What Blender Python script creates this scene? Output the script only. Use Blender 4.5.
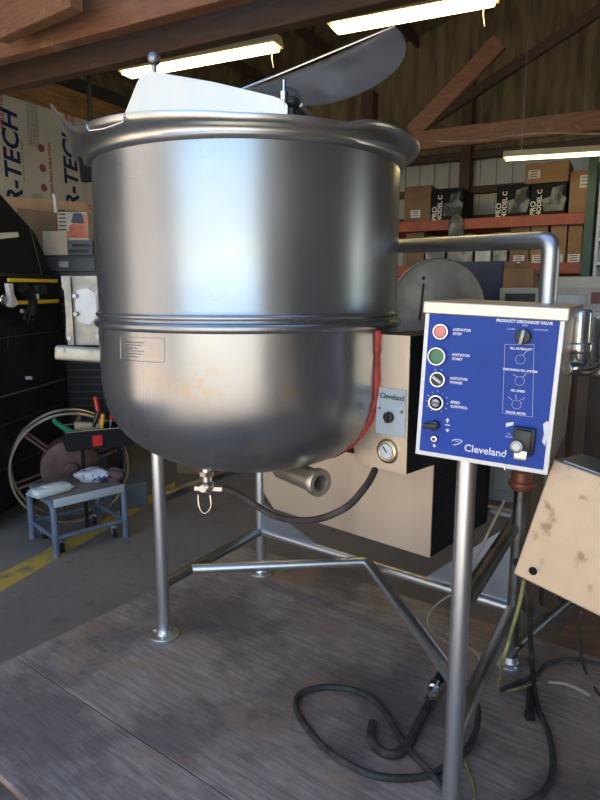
import bpy, bmesh, math, random
from mathutils import Vector, Matrix
random.seed(7)
PI = math.pi
sc = bpy.context.scene
for o in list(bpy.data.objects): bpy.data.objects.remove(o)

# ---------------------------------------------------------------- camera
FPX = 620.0; EYE = 1.5; PITCH = math.radians(9.9)
cd = bpy.data.cameras.new('camera'); cam = bpy.data.objects.new('camera', cd)
sc.collection.objects.link(cam); sc.camera = cam
cam.location = (0, 0, EYE); cam.rotation_euler = (PI/2 - PITCH, 0, 0)
cd.sensor_fit = 'VERTICAL'; cd.sensor_height = 36; cd.lens = FPX*36/800
cd.clip_start = .05; cd.clip_end = 300

# ---------------------------------------------------------------- world, sun, exposure
ROT = math.radians(28)
E1 = Vector((math.cos(ROT), -math.sin(ROT), 0)); E2 = Vector((math.sin(ROT), math.cos(ROT), 0))
sdir = (E1*.30 - E2*.35 - Vector((0, 0, 1.0))).normalized()     # light travels this way: never enters the door
w = bpy.data.worlds.new('sky'); sc.world = w; w.use_nodes = True
nt = w.node_tree; bg = nt.nodes['Background']
sky = nt.nodes.new('ShaderNodeTexSky'); sky.sky_type = 'NISHITA'
sky.sun_disc = False; sky.sun_elevation = math.radians(62); sky.sun_rotation = math.atan2(-sdir.x, -sdir.y)
nt.links.new(sky.outputs[0], bg.inputs[0]); bg.inputs[1].default_value = .19; sky.air_density = 1.3; sky.dust_density = 0.0; sky.ozone_density = 3.0; sky.altitude = 800
sd = bpy.data.lights.new('sun', 'SUN'); sun = bpy.data.objects.new('sun', sd); sc.collection.objects.link(sun)
sd.energy = 3.6; sd.angle = math.radians(.6); sd.color = (1, .86, .68)
sun.rotation_euler = sdir.to_track_quat('-Z', 'Y').to_euler()
sc.view_settings.view_transform = 'Standard'; sc.view_settings.look = 'None'
sc.view_settings.exposure = 1.58; sc.view_settings.gamma = 1; sc.view_settings.use_curve_mapping = False

# ---------------------------------------------------------------- geometry helpers
def ray(px, py):
    u = (px-300)/FPX; v = (400-py)/FPX
    return Vector((u, math.cos(PITCH)+v*math.sin(PITCH), v*math.cos(PITCH)-math.sin(PITCH)))
CAM = Vector((0, 0, EYE))
def P(px, py, Y): r = ray(px, py); return CAM + r*(Y/r.y)
def G(px, py, z=0): r = ray(px, py); return CAM + r*((z-EYE)/r.z)
def PB(px, py, b): r = ray(px, py); return CAM + r*(b/r.dot(E2))
def AB(a, b, z=0): return E1*a + E2*b + Vector((0, 0, z))
def frame(o, x, y):
    x = Vector(x).normalized(); y = Vector(y); z = x.cross(y).normalized(); y = z.cross(x)
    m = Matrix((x, y, z)).transposed().to_4x4(); m.translation = Vector(o); return m
MB = frame((0, 0, 0), E1, E2)     # building axes

def NB(): return bmesh.new()
def box(bm, lo, hi, m=None, bev=0.0, seg=2):
    t = bmesh.new(); bmesh.ops.create_cube(t, size=1)
    s = [abs(hi[i]-lo[i]) for i in range(3)]; c = [(hi[i]+lo[i])/2 for i in range(3)]
    bmesh.ops.scale(t, vec=s, verts=t.verts); bmesh.ops.translate(t, vec=c, verts=t.verts)
    if bev: bmesh.ops.bevel(t, geom=t.edges[:], offset=min(bev, min(s)*.45), segments=seg, affect='EDGES', profile=.5)
    join(bm, t, m)
def join(bm, t, m=None):
    if m is not None: bmesh.ops.transform(t, matrix=m, verts=t.verts)
    me = bpy.data.meshes.new('t'); t.to_mesh(me); t.free(); bm.from_mesh(me); bpy.data.meshes.remove(me)
def prism(bm, pts, h, m=None, bev=0):
    """polygon in local xy, extruded along local z by h"""
    t = bmesh.new(); vs = [t.verts.new((p[0], p[1], 0)) for p in pts]; f = t.faces.new(vs)
    r = bmesh.ops.extrude_face_region(t, geom=[f])
    bmesh.ops.translate(t, vec=(0, 0, h), verts=[v for v in r['geom'] if isinstance(v, bmesh.types.BMVert)])
    bmesh.ops.recalc_face_normals(t, faces=t.faces)
    if bev: bmesh.ops.bevel(t, geom=t.edges[:], offset=bev, segments=2, affect='EDGES', profile=.5)
    join(bm, t, m)
def cyl(bm, p0, p1, r, r1=None, n=24, caps=True, bev=0):
    p0 = Vector(p0); p1 = Vector(p1); d = p1-p0; t = bmesh.new()
    bmesh.ops.create_cone(t, cap_ends=caps, segments=n, radius1=r, radius2=r if r1 is None else r1, depth=d.length)
    if bev:
        es = [e for e in t.edges if abs(e.verts[0].co.z-e.verts[1].co.z) < 1e-6]
        bmesh.ops.bevel(t, geom=es, offset=bev, segments=3, affect='EDGES', profile=.5)
    q = d.to_track_quat('Z', 'Y').to_matrix().to_4x4(); q.translation = (p0+p1)/2
    join(bm, t, q)
def lathe(bm, prof, m=None, n=64, a0=0, a1=2*PI, mod=None):
    full = abs(a1-a0-2*PI) < 1e-6; t = bmesh.new(); rows = []
    k = n if full else n+1
    for i in range(k):
        a = a0+(a1-a0)*i/n; row = []
        for j, (r, z) in enumerate(prof):
            if mod: r, z = mod(a, r, z, j)
            row.append(t.verts.new((r*math.cos(a), r*math.sin(a), z)))
        rows.append(row)
    for i in range(n):
        A = rows[i]; B = rows[(i+1) % k]
        for j in range(len(prof)-1):
            t.faces.new((A[j], B[j], B[j+1], A[j+1]))
    bmesh.ops.remove_doubles(t, verts=t.verts, dist=1e-5)
    bmesh.ops.recalc_face_normals(t, faces=t.faces)
    join(bm, t, m)
def smooth_path(pts, k=8):
    pts = [Vector(p) for p in pts]; P_ = [pts[0]]+pts+[pts[-1]]; out = []
    for i in range(1, len(P_)-2):
        a, b, c, d = P_[i-1:i+3]
        for s in range(k):
            t = s/k
            out.append(.5*((2*b)+(c-a)*t+(2*a-5*b+4*c-d)*t*t+(3*b-a-3*c+d)*t**3))
    out.append(pts[-1]); return out
def tube(bm, pts, r, n=12, smooth=0, closed=False):
    if smooth: pts = smooth_path(pts, smooth)
    pts = [Vector(p) for p in pts]; t = bmesh.new(); rings = []; N = len(pts)
    up = None
    for i, p in enumerate(pts):
        if closed: d = (pts[(i+1) % N]-pts[i-1]).normalized()
        else: d = (pts[min(i+1, N-1)]-pts[max(i-1, 0)]).normalized()
        if up is None:
            up = Vector((0, 0, 1)) if abs(d.z) < .9 else Vector((1, 0, 0))
        up = (up-d*up.dot(d)).normalized(); s = d.cross(up)
        rr = r(i/(N-1)) if callable(r) else r
        rings.append([t.verts.new(p+(up*math.cos(2*PI*k/n)+s*math.sin(2*PI*k/n))*rr) for k in range(n)])
    for i in range(N if closed else N-1):
        A = rings[i]; B = rings[(i+1) % N]
        for k in range(n): t.faces.new((A[k], A[(k+1) % n], B[(k+1) % n], B[k]))
    if not closed:
        t.faces.new(rings[0][::-1]); t.faces.new(rings[-1])
    bmesh.ops.recalc_face_normals(t, faces=t.faces); join(bm, t)
def bent(pts, rad=.05, k=6):
    """round the corners of a polyline"""
    pts = [Vector(p) for p in pts]; out = [pts[0]]
    for i in range(1, len(pts)-1):
        a, b, c = pts[i-1:i+2]; p0 = b+(a-b).normalized()*rad; p1 = b+(c-b).normalized()*rad
        for s in range(k+1):
            t = s/k; out.append(p0*(1-t)**2+b*2*t*(1-t)+p1*t*t)
    out.append(pts[-1]); return out
def sphere(bm, c, r, m=None, seg=20, scale=(1, 1, 1)):
    t = bmesh.new(); bmesh.ops.create_uvsphere(t, u_segments=seg, v_segments=seg//2, radius=r)
    bmesh.ops.scale(t, vec=scale, verts=t.verts); bmesh.ops.translate(t, vec=c, verts=t.verts); join(bm, t, m)
def text(bm, s, size, m, align='CENTER', bold=0.0, depth=.0006, sx=1.0, shear=0):
    c = bpy.data.curves.new('t', 'FONT'); c.body = s; c.size = size; c.align_x = align; c.align_y = 'CENTER'
    c.extrude = depth; c.offset = bold; c.shear = shear; c.resolution_u = 3
    o = bpy.data.objects.new('t', c); me = bpy.data.meshes.new_from_object(o)
    t = bmesh.new(); t.from_mesh(me); bpy.data.meshes.remove(me); bpy.data.objects.remove(o); bpy.data.curves.remove(c)
    if sx != 1: bmesh.ops.scale(t, vec=(sx, 1, 1), verts=t.verts)
    join(bm, t, m)

def obj(name, bm, mat, parent=None, smooth=True, angle=35):
    me = bpy.data.meshes.new(name)
    if parent is None:
        bm.verts.ensure_lookup_table()
        xs = [v.co.x for v in bm.verts]; ys = [v.co.y for v in bm.verts]; zs = [v.co.z for v in bm.verts]
        c = Vector(((min(xs)+max(xs))/2, (min(ys)+max(ys))/2, min(zs)))
        bmesh.ops.translate(bm, vec=-c, verts=bm.verts)
    if smooth:
        for f in bm.faces: f.smooth = True
        for e in bm.edges:
            if len(e.link_faces) == 2 and e.calc_face_angle(0) > math.radians(angle): e.smooth = False
    bm.to_mesh(me); bm.free()
    o = bpy.data.objects.new(name, me); sc.collection.objects.link(o)
    for mm in (mat if isinstance(mat, (list, tuple)) else [mat]): me.materials.append(mm)
    if parent is None: o.location = c
    else:
        o.parent = parent; r = parent
        while r.parent: r = r.parent
        if parent.parent is None: o.matrix_parent_inverse = Matrix.Translation(-r.location) if r.type == 'EMPTY' else Matrix.Translation(-r.location)
    return o
def thing(name, label, cat, loc=(0, 0, 0), group=None):
    o = bpy.data.objects.new(name, None); sc.collection.objects.link(o); o.location = loc; o.empty_display_size = .1
    o['label'] = label; o['category'] = cat
    if group: o['group'] = group
    return o
def tag(o, label, cat, group=None):
    o['label'] = label; o['category'] = cat
    if group: o['group'] = group
    return o
def struct(o): o['kind'] = 'structure'; return o
def lab(o, s): o['label'] = s; return o

# ---------------------------------------------------------------- materials
def M(name, col, rough=.5, metal=0.0, var=0.0, scale=8, bump=0.0, stretch=(1, 1, 1), col2=None, emit=0, rvar=0.0, spec=None, rotz=0, detail=6, bscale=None, thr=(.35, .65), aniso=0, coat=0, trans=0):
    m = bpy.data.materials.new(name); m.use_nodes = True; n = m.node_tree.nodes; l = m.node_tree.links
    b = n['Principled BSDF']; c4 = (*col, 1)
    b.inputs['Base Color'].default_value = c4; b.inputs['Roughness'].default_value = rough; b.inputs['Metallic'].default_value = metal
    if spec is not None: b.inputs['Specular IOR Level'].default_value = spec
    if coat: b.inputs['Coat Weight'].default_value = coat
    if trans: b.inputs['Transmission Weight'].default_value = trans
    if emit: b.inputs['Emission Color'].default_value = c4; b.inputs['Emission Strength'].default_value = emit
    if var or bump or rvar or col2:
        tc = n.new('ShaderNodeTexCoord'); mp = n.new('ShaderNodeMapping'); mp.inputs['Scale'].default_value = stretch
        mp.inputs['Rotation'].default_value = (0, 0, rotz)
        l.new(tc.outputs['Object'], mp.inputs['Vector'])
        nz = n.new('ShaderNodeTexNoise'); nz.inputs['Scale'].default_value = scale; nz.inputs['Detail'].default_value = detail
        l.new(mp.outputs[0], nz.inputs['Vector'])
        if var or col2:
            rp = n.new('ShaderNodeValToRGB'); rp.color_ramp.elements[0].position = thr[0]; rp.color_ramp.elements[1].position = thr[1]
            rp.color_ramp.elements[0].color = c4 if col2 else (*[x*(1-var) for x in col], 1)
            rp.color_ramp.elements[1].color = (*col2, 1) if col2 else (*[min(1, x*(1+var)) for x in col], 1)
            l.new(nz.outputs['Fac'], rp.inputs[0]); l.new(rp.outputs[0], b.inputs['Base Color'])
        if rvar:
            mr = n.new('ShaderNodeMapRange'); mr.inputs['From Min'].default_value = .3; mr.inputs['From Max'].default_value = .7
            mr.inputs['To Min'].default_value = max(.02, rough-rvar); mr.inputs['To Max'].default_value = min(1, rough+rvar)
            l.new(nz.outputs['Fac'], mr.inputs['Value']); l.new(mr.outputs[0], b.inputs['Roughness'])
        if bump:
            bp = n.new('ShaderNodeBump'); bp.inputs['Strength'].default_value = bump; bp.inputs['Distance'].default_value = .01
            src = nz
            if bscale:
                src = n.new('ShaderNodeTexNoise'); src.inputs['Scale'].default_value = bscale; l.new(mp.outputs[0], src.inputs['Vector'])
            l.new(src.outputs['Fac'], bp.inputs['Height']); l.new(bp.outputs[0], b.inputs['Normal'])
    return m

def mixc(n, l, fac, a, b):
    x = n.new('ShaderNodeMix'); x.data_type = 'RGBA'
    if isinstance(fac, float): x.inputs[0].default_value = fac
    else: l.new(fac, x.inputs[0])
    for s, v in ((6, a), (7, b)):
        if isinstance(v, tuple): x.inputs[s].default_value = (*v, 1)
        else: l.new(v, x.inputs[s])
    return x.outputs[2]
def noise(n, l, vec, s, d=6, rough=.6):
    x = n.new('ShaderNodeTexNoise'); x.inputs['Scale'].default_value = s; x.inputs['Detail'].default_value = d; x.inputs['Roughness'].default_value = rough
    l.new(vec, x.inputs['Vector']); return x.outputs['Fac']
def ramp(n, l, f, p0, p1, c0=0., c1=1.):
    x = n.new('ShaderNodeMapRange'); x.inputs['From Min'].default_value = p0; x.inputs['From Max'].default_value = p1
    x.inputs['To Min'].default_value = c0; x.inputs['To Max'].default_value = c1; x.clamp = True
    l.new(f, x.inputs['Value']); return x.outputs[0]
def newmat(name):
    m = bpy.data.materials.new(name); m.use_nodes = True; n = m.node_tree.nodes; l = m.node_tree.links
    tc = n.new('ShaderNodeTexCoord'); return m, n, l, n['Principled BSDF'], tc.outputs['Object']
def mapping(n, l, v, sc_=(1, 1, 1), rot=0, loc=(0, 0, 0)):
    x = n.new('ShaderNodeMapping'); x.inputs['Scale'].default_value = sc_; x.inputs['Rotation'].default_value = (0, 0, rot); x.inputs['Location'].default_value = loc
    l.new(v, x.inputs['Vector']); return x.outputs[0]

def kettle_steel():
    m, n, l, b, v = newmat('kettle_stainless_steel')
    b.inputs['Metallic'].default_value = .9
    f1 = noise(n, l, v, 3.5, 8); f2 = noise(n, l, mapping(n, l, v, (1, 1, .5)), 5, 1); f3 = noise(n, l, v, 60, 3)
    c = mixc(n, l, ramp(n, l, f1, .35, .7), (.34, .35, .365), (.40, .405, .41))
    sep = n.new('ShaderNodeSeparateXYZ'); l.new(v, sep.inputs[0])
    st = n.new('ShaderNodeMath'); st.operation = 'MULTIPLY'
    l.new(ramp(n, l, noise(n, l, v, 5.5, 8, .7), .56, .72), st.inputs[0]); l.new(ramp(n, l, sep.outputs['Z'], 1.40, 1.30), st.inputs[1])
    c = mixc(n, l, st.outputs[0], c, (.50, .38, .24))          # tea-coloured stains below the band
    for (pc, rr_) in ((P(178, 386, 1.66), .075), (P(205, 384, 1.62), .09)):
        ds = n.new('ShaderNodeVectorMath'); ds.operation = 'DISTANCE'; l.new(v, ds.inputs[0]); ds.inputs[1].default_value = pc
        mu = n.new('ShaderNodeMath'); mu.operation = 'MULTIPLY'; l.new(ramp(n, l, ds.outputs['Value'], rr_, .02), mu.inputs[0]); l.new(ramp(n, l, noise(n, l, v, 26, 5), .44, .62, 0, .55), mu.inputs[1])
        c = mixc(n, l, mu.outputs[0], c, (.40, .26, .12))
    l.new(c, b.inputs['Base Color'])
    l.new(ramp(n, l, f2, .3, .7, .25, .34), b.inputs['Roughness'])
    return m
def plywood_mat():
    m, n, l, b, v = newmat('weathered_plywood')
    ang = math.atan2(.6, .8)
    rv = mapping(n, l, v, (1, 1, 1), ang); g = noise(n, l, mapping(n, l, rv, (1.0, 11, 1)), 6, 8, .7)
    g2 = noise(n, l, mapping(n, l, rv, (.5, 9, 1)), 14, 3)
    st = noise(n, l, v, 1.9, 8, .62); st2 = noise(n, l, mapping(n, l, v, (1, 1, 1), 0, (7, 3, 0)), 3.3, 9, .7)
    sp = noise(n, l, v, 40, 3)
    c = mixc(n, l, ramp(n, l, g, .38, .62), (.29, .225, .18), (.48, .385, .32))
    c = mixc(n, l, ramp(n, l, g2, .50, .70, 0, .6), c, (.12, .10, .092))
    c = mixc(n, l, ramp(n, l, st, .47, .58, 0, .7), c, (.14, .11, .10))
    c = mixc(n, l, ramp(n, l, st2, .52, .60, 0, .6), c, (.40, .25, .17))
    c = mixc(n, l, ramp(n, l, sp, .70, .76, 0, .5), c, (.5, .48, .45))
    l.new(c, b.inputs['Base Color']); b.inputs['Roughness'].default_value = .55
    bp = n.new('ShaderNodeBump'); bp.inputs['Strength'].default_value = .35; bp.inputs['Distance'].default_value = .004
    l.new(g, bp.inputs['Height']); l.new(bp.outputs[0], b.inputs['Normal']); return m
def concrete_mat(c0, c1, name):
    m, n, l, b, v = newmat(name)
    c = mixc(n, l, ramp(n, l, noise(n, l, v, 1.3, 8), .3, .7), c0, c1)
    c = mixc(n, l, ramp(n, l, noise(n, l, v, 9, 8, .7), .55, .7, 0, .5), c, tuple(x*.45 for x in c0))
    c = mixc(n, l, ramp(n, l, noise(n, l, v, 55, 3), .66, .74, 0, .4), c, (.5, .47, .42))
    l.new(c, b.inputs['Base Color']); b.inputs['Roughness'].default_value = .7
    bp = n.new('ShaderNodeBump'); bp.inputs['Strength'].default_value = .2; bp.inputs['Distance'].default_value = .005
    l.new(noise(n, l, v, 30, 5), bp.inputs['Height']); l.new(bp.outputs[0], b.inputs['Normal']); return m
def timber_mat(name, c0, c1, c2):
    m, n, l, b, v = newmat(name)
    c = mixc(n, l, ramp(n, l, noise(n, l, mapping(n, l, v, (1.5, 1.5, 14), 0), 4, 8), .3, .7), c0, c1)
    c = mixc(n, l, ramp(n, l, noise(n, l, v, 3.2, 7, .65), .60, .70, 0, .8), c, c2)
    l.new(c, b.inputs['Base Color']); b.inputs['Roughness'].default_value = .6; return m
def corrugated_mat():
    m, n, l, b, v = newmat('ribbed_wall_sheet')
    b.inputs['Base Color'].default_value = (.58, .57, .49, 1); b.inputs['Roughness'].default_value = .45; b.inputs['Metallic'].default_value = .3
    return m
STEEL = kettle_steel()
SHEET = M('brushed_sheet_steel', (.68, .60, .50), .42, 1, var=.06, scale=5, rvar=.06, stretch=(1, 1, .25))  # warm tint puts the reflected sunlit ground into the colour
TANSHEET = M('stained_sheet_steel', (.56, .43, .30), .5, .7, scale=24, col2=(.36, .25, .15), thr=(.58, .70), rvar=.05)
PIPE = M('steel_pipe', (.70, .71, .73), .40, 1, var=.05, scale=4)
DPIPE = M('oxidised_pipe', (.30, .29, .28), .45, 1, var=.25, scale=7, rvar=.12)
CHROME = M('chrome', (.75, .75, .76), .12, 1)
DSTEEL = M('dull_grey_steel', (.30, .31, .33), .42, 1, var=.15, scale=6)
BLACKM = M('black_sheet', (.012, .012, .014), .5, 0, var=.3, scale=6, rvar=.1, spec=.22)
BLACKG = M('black_gloss', (.012, .012, .014), .22, var=.2)
BLACKP = M('black_plastic', (.02, .02, .02), .35, var=.2)
RUBBER = M('rubber', (.018, .018, .02), .6, spec=.2, var=.3, scale=20)
CORD = M('cord_sheath', (.062, .056, .052), .55, spec=.25, var=.4, scale=18)
HOSE = M('braided_hose', (.065, .052, .044), .55, spec=.25, var=.4, scale=25, bump=.2)
BLUE = M('blue_enamel', (.010, .058, .36), .34, 0, var=.10, scale=4, spec=.25)
WHITE = M('white_paint', (.78, .77, .73), .4, var=.06)
PALE = M('pale_grey_plate', (.45, .50, .53), .4, var=.06)
WIRE = M('thin_tan_wire', (.36, .30, .23), .5, var=.3)
YWIRE = M('yellow_green_wire', (.32, .29, .11), .5, var=.3, scale=20)
RED = M('red_sealant', (.42, .045, .03), .5, var=.35, scale=18, bump=.5, bscale=40)
REDP = M('red_plastic', (.6, .03, .02), .35, var=.1)
PINK = M('pink_button', (.85, .28, .26), .3, var=.05)
GREEN = M('green_button', (.06, .22, .11), .3, var=.1)
YEL = M('yellow_plastic', (.85, .58, .02), .4, var=.08)
CARD = M('cardboard', (.36, .22, .12), .75, var=.15, scale=5)
CARD2 = M('dark_cardboard', (.25, .155, .09), .75, var=.18, scale=4)
WOODO = M('orange_plank', (.38, .21, .09), .6, var=.35, scale=3, stretch=(1, 1, 8))
TIMB = timber_mat('truss_timber', (.21, .10, .055), (.34, .17, .09), (.50, .33, .20))
TIMD = timber_mat('dark_timber', (.09, .055, .035), (.14, .085, .055), (.2, .13, .08))
DECK = M('roof_deck', (.24, .19, .10), .8, var=.4, scale=2, stretch=(6, 1, 1), rotz=ROT)  # olive lifted to put some light haze into the base colour
PLY = plywood_mat()
CONC = concrete_mat((.17, .145, .12), (.28, .235, .195), 'shop_concrete')
GROUND = concrete_mat((.62, .50, .36), (.75, .62, .46), 'sunlit_yard')
CORR = corrugated_mat()
DWALL = M('dark_wall', (.06, .055, .05), .7, var=.2, scale=2)
ORANGE = M('orange_rack', (.42, .085, .035), .45, var=.15)
TEAL = M('green_rack_post', (.05, .12, .10), .45, var=.15)
PAINTY = M('worn_yellow_paint', (.62, .40, .07), .7, scale=9, col2=(.22, .18, .13), thr=(.50, .66))
STOOLM = M('blue_grey_tube', (.13, .16, .22), .4, var=.15, scale=12)
DECAL = M('white_print', (.82, .84, .88), .5)
LAMP = M('lit_tube', (1.0, .80, .36), .4, emit=4.5)
LAMPH = M('lamp_housing', (.62, .56, .38), .4, var=.05)

# ---------------------------------------------------------------- the building
ZF = -.12
bm = NB(); box(bm, (-6.5, -.8, ZF-.1), (6, 10, ZF), MB); struct(obj('floor', bm, CONC, smooth=False))
bm = NB(); box(bm, (-60, -80, ZF-.14), (60, -.8, ZF-.02), MB); box(bm, (6, -.8, ZF-.14), (60, 30, ZF-.02), MB); struct(obj('ground', bm, GROUND, smooth=False))
DA0, DA1 = -5.3, 1.0
LWALL = M('pale_wall_sheet', (.40, .37, .32), .6, var=.1, scale=2)
bm = NB(); box(bm, (-34, -14, ZF-.02), (-5.9, -7, 7.5), MB); struct(obj('wall_outside_added', bm, M('tan_render', (.62, .53, .43), .8, var=.12, scale=.4), smooth=False))  # unseen building added to cover part of the sky in reflections
# left wall, right wall, front wall with the roll-up opening
bm = NB(); box(bm, (-5.62, -.8, ZF), (-5.42, 8.2, 3.9), MB); struct(obj('wall_left', bm, DWALL, smooth=False))
bm = NB(); box(bm, (5.0, -.8, ZF), (5.2, 4.0, 3.9), MB); box(bm, (5.0, 5.2, ZF), (5.2, 8.2, 3.9), MB); box(bm, (5.0, 4.0, 2.6), (5.2, 5.2, 3.9), MB)  # opening added here to bring in daylight from the right
struct(obj('wall_right', bm, LWALL, smooth=False))
bm = NB()
box(bm, (-5.62, -.9, ZF), (DA0, -.75, 3.9), MB); box(bm, (DA1, -.9, ZF), (5.2, -.75, 3.9), MB); box(bm, (DA0, -.9, 3.8), (DA1, -.75, 3.9), MB)
prism(bm, [(-5.62, 3.9), (5.2, 3.9), (-.3, 5.4)], .2, frame(AB(0, -.7), E1, (0, 0, 1)))
struct(obj('wall_front', bm, LWALL, smooth=False))
# back wall: ribbed light sheets
bm = NB()
a = -5.6
while a < 5.1:
    box(bm, (a, 8.06, ZF), (a+.19, 8.10, 4.6), MB); box(bm, (a+.16, 8.02, ZF), (a+.21, 8.07, 4.6), MB); a += .19
prism(bm, [(-5.62, 4.0), (5.2, 4.0), (-.3, 5.4)], .06, frame(AB(0, 8.16), E1, (0, 0, 1)))
struct(obj('wall_back', bm, CORR, smooth=False))
bm = NB(); zt_ = PB(520, 146, 8).z; box(bm, (-5.4, 7.99, zt_), (5, 8.02, 5.3), MB); struct(obj('wall_back_upper', bm, DECK, smooth=False))  # dark panel added so the gable's dim haze sits in the colour
bm = NB()
for px in (466,):
    a0 = PB(px, 180, 7.9).dot(E1); box(bm, (a0-.06, 7.8, ZF), (a0+.06, 8.0, 4.0), MB)
for a0 in (-4.2, -3.2, 1.2, 3.4): box(bm, (a0-.06, 7.8, ZF), (a0+.09, 8.0, 4.0), MB)
struct(obj('trim_1', bm, TIMD, smooth=False))
bm = NB()
for py in (150, 186, 216):
    z = PB(520, py, 7.9).z; box(bm, (-5.4, 7.9, z-.04), (5, 8.03, z+.04), MB)
struct(obj('trim_2', bm, TIMD, smooth=False))
# roof
def roofz(a): return 3.75+(min(a, -.3)+5.4)*.30-max(0, a+.3)*.30
bm = NB()
def rz(a): return 3.75+(min(a, -.3)+5.4)*.30-max(0, a+.3)*.30
for (x0, x1, b1, L_) in ((-5.9, -3.8, 8.6, 9.6), (-3.8, -.3, 8.6, 7.1), (-.3, 2.2, 8.6, 7.1), (-3.8, -.3, -.35, .65), (-.3, 2.2, -.35, .65), (2.2, 5.5, 8.6, 9.6)):  # gap over the near bay added to let sky light in
    prism(bm, [(x0, rz(x0)), (x1, rz(x1)), (x1, rz(x1)+.08), (x0, rz(x0)+.08)], L_, frame(AB(0, b1), E1, (0, 0, 1)))
struct(obj('ceiling', bm, DECK, smooth=False))
# purlins on the underside of the roof
bm = NB()
for a0 in (-5.0, -4.2, -3.4, -2.6, -1.8, -1.0, .4, 1.2, 2.0, 2.8): box(bm, (a0-.02, 1.5, roofz(a0)-.13), (a0+.02, 8.0, roofz(a0)-.02), MB)
struct(obj('trim_3', bm, TIMD, smooth=False))
def beam(bm, p0, p1, wd, ht):
    """timber between two points, wd horizontal, ht vertical"""
    p0 = Vector(p0); p1 = Vector(p1); x = (p1-p0)
    s = x.cross(Vector((0, 0, 1))).normalized()
    up = s.cross(x).normalized()
    m = frame(p0, x, s); L = x.length
    box(bm, (0, -wd/2, -ht/2), (L, wd/2, ht/2), m, bev=.004, seg=1)
def truss(k, b, mat, zc=2.92, h=.24):
    bm = NB(); c0 = zc+h/2
    beam(bm, AB(-5.4, b, c0), AB(4.9, b, c0), .09, h)
    beam(bm, AB(-5.4, b, roofz(-5.4)-.10), AB(-.3, b, roofz(-.3)-.10), .09, .2)
    beam(bm, AB(-.3, b, roofz(-.3)-.10), AB(5.0, b, roofz(5.0)-.10), .09, .2)
    for (x0, x1) in ((-3.6, -2.4), (-1.0, -2.4), (-1.0, -.3), (.4, -.3), (.4, 1.8), (3.0, 1.8)):
        z1 = roofz(x1)-.15; beam(bm, AB(x0, b+.03, c0), AB(x1, b+.03, z1), .07, .14)
    o = obj('trim_%d' % k, bm, mat, smooth=False); return struct(o)
truss(4, 2.83, TIMB); truss(5, 3.22, TIMD); truss(8, .3, TIMD)
# far truss, web leans up to the right
bm = NB(); b = 6.16; c0 = PB(500, 132, b).z
beam(bm, AB(-5.4, b, c0), AB(4.9, b, c0), .08, .17)
p0 = PB(412, 134, b); p1 = PB(500, 42, b); beam(bm, p0, p1, .07, .16)
p0 = PB(600, 100, b)
struct(obj('trim_6', bm, TIMB, smooth=False))
bm = NB(); beam(bm, PB(405, 138, 6.9), PB(610, 4, 6.9), .06, .1); struct(obj('trim_9', bm, TIMD, smooth=False))
# orange plank along the top of the left wall, gusset board
zt = 3.32
bm = NB(); box(bm, (-5.42, 3.2, zt), (-5.36, 8.0, zt+.26), MB); struct(obj('trim_10', bm, WOODO, smooth=False))
bm = NB(); beam(bm, P(0, 18, 3.9), P(75, -18, 3.5), .08, .26); struct(obj('trim_11', bm, TIMB, smooth=False))

# insulation boards with their print
def on_plane_z(px, py, a=-5.366): rr = ray(px, py); return (CAM+rr*(a/rr.dot(E1))).z
def b_at(px, a=-5.4):
    rr = ray(px, 150); return (a/rr.dot(E1))*rr.dot(E2)
BDB = b_at(68)-b_at(10)
print('BDB', BDB)
def board(b0, b1, first):
    t = thing('insulation_board', first, 'insulation board', AB(-5.38, b0, .2), 'foam boards on the left wall')
    bm = NB(); box(bm, (-5.41, b0+.004, .2), (-5.37, b1-.004, zt), MB)
    obj('foam_sheet', bm, M('printed_foil', (.66, .63, .52), .5, var=.06, scale=3), t, smooth=False)
    X = -5.366
    # text runs upwards: local x = up, local y = towards camera (-E2), normal = +E1
    def fr(bb, z): return frame(AB(X, bb, z), (0, 0, 1), -E2)
    blue = NB(); red = NB(); grey = NB()
    mid = (b0+b1)/2
    zA = on_plane_z(10, 158); zB = on_plane_z(68, 166)
    for zz in (zA-1.5, zA):
        text(blue, 'R-TECH', .25, fr(b0+.36, zz), bold=.006, sx=1.0, shear=.15)
        text(grey, 'INSULFOAM  R-TECH  PANELS', .03, fr(b0+.47, zz))
        text(blue, 'R-TECH', .25, fr(b0+.36+BDB, zz-zA+zB), bold=.006, sx=1.0, shear=.15)
        for i, s in enumerate(('ENGINEERED', 'INSULATION')):
            text(red, s, .062, fr(b0+.20+i*.075, zz+.42), bold=.002)
            text(red, s, .062, fr(b0+1.05+i*.075, zz-zA+zB+.42), bold=.002)
        text(red, 'ENGINEERED RIGID INSULATION', .045, fr(b0+.80, zz-.1), bold=.001)
        for k in range(3):
            cyl(red, AB(X-.001, b0+.70, zz-.22+k*.19), AB(X+.002, b0+.70, zz-.22+k*.19), .038, n=20)
            cyl(grey, AB(X, b0+.70, zz-.22+k*.19), AB(X+.003, b0+.70, zz-.22+k*.19), .024, n=16)
        for k in range(5):
            text(grey, 'meets or exceeds requirements for use', .024, fr(b0+.56+k*.028, zz+.5 if zz < 2 else zz+.35))
            text(grey, 'install over studs or under siding', .024, fr(b0+.56+k*.028, zz-.45))
    obj('logo_print', blue, M('navy_print', (.02, .03, .13), .5), t, smooth=False)
    obj('red_print', red, M('red_print', (.50, .10, .07), .5), t, smooth=False)
    obj('fine_print', grey, M('grey_print', (.20, .17, .17), .5), t, smooth=False)
bl = PB(0, 150, 1).dot(E1)
def b_at(px, a=-5.4):
    r = ray(px, 150); return (a/r.dot(E1))*r.dot(E2)
B0 = b_at(10)-.36
board(B0, B0+1.22, 'foil-faced insulation board with navy R-TECH print above the cardboard box')
board(B0-1.22, B0, 'foil-faced insulation board nearest the camera, partly out of the left edge')
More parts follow.
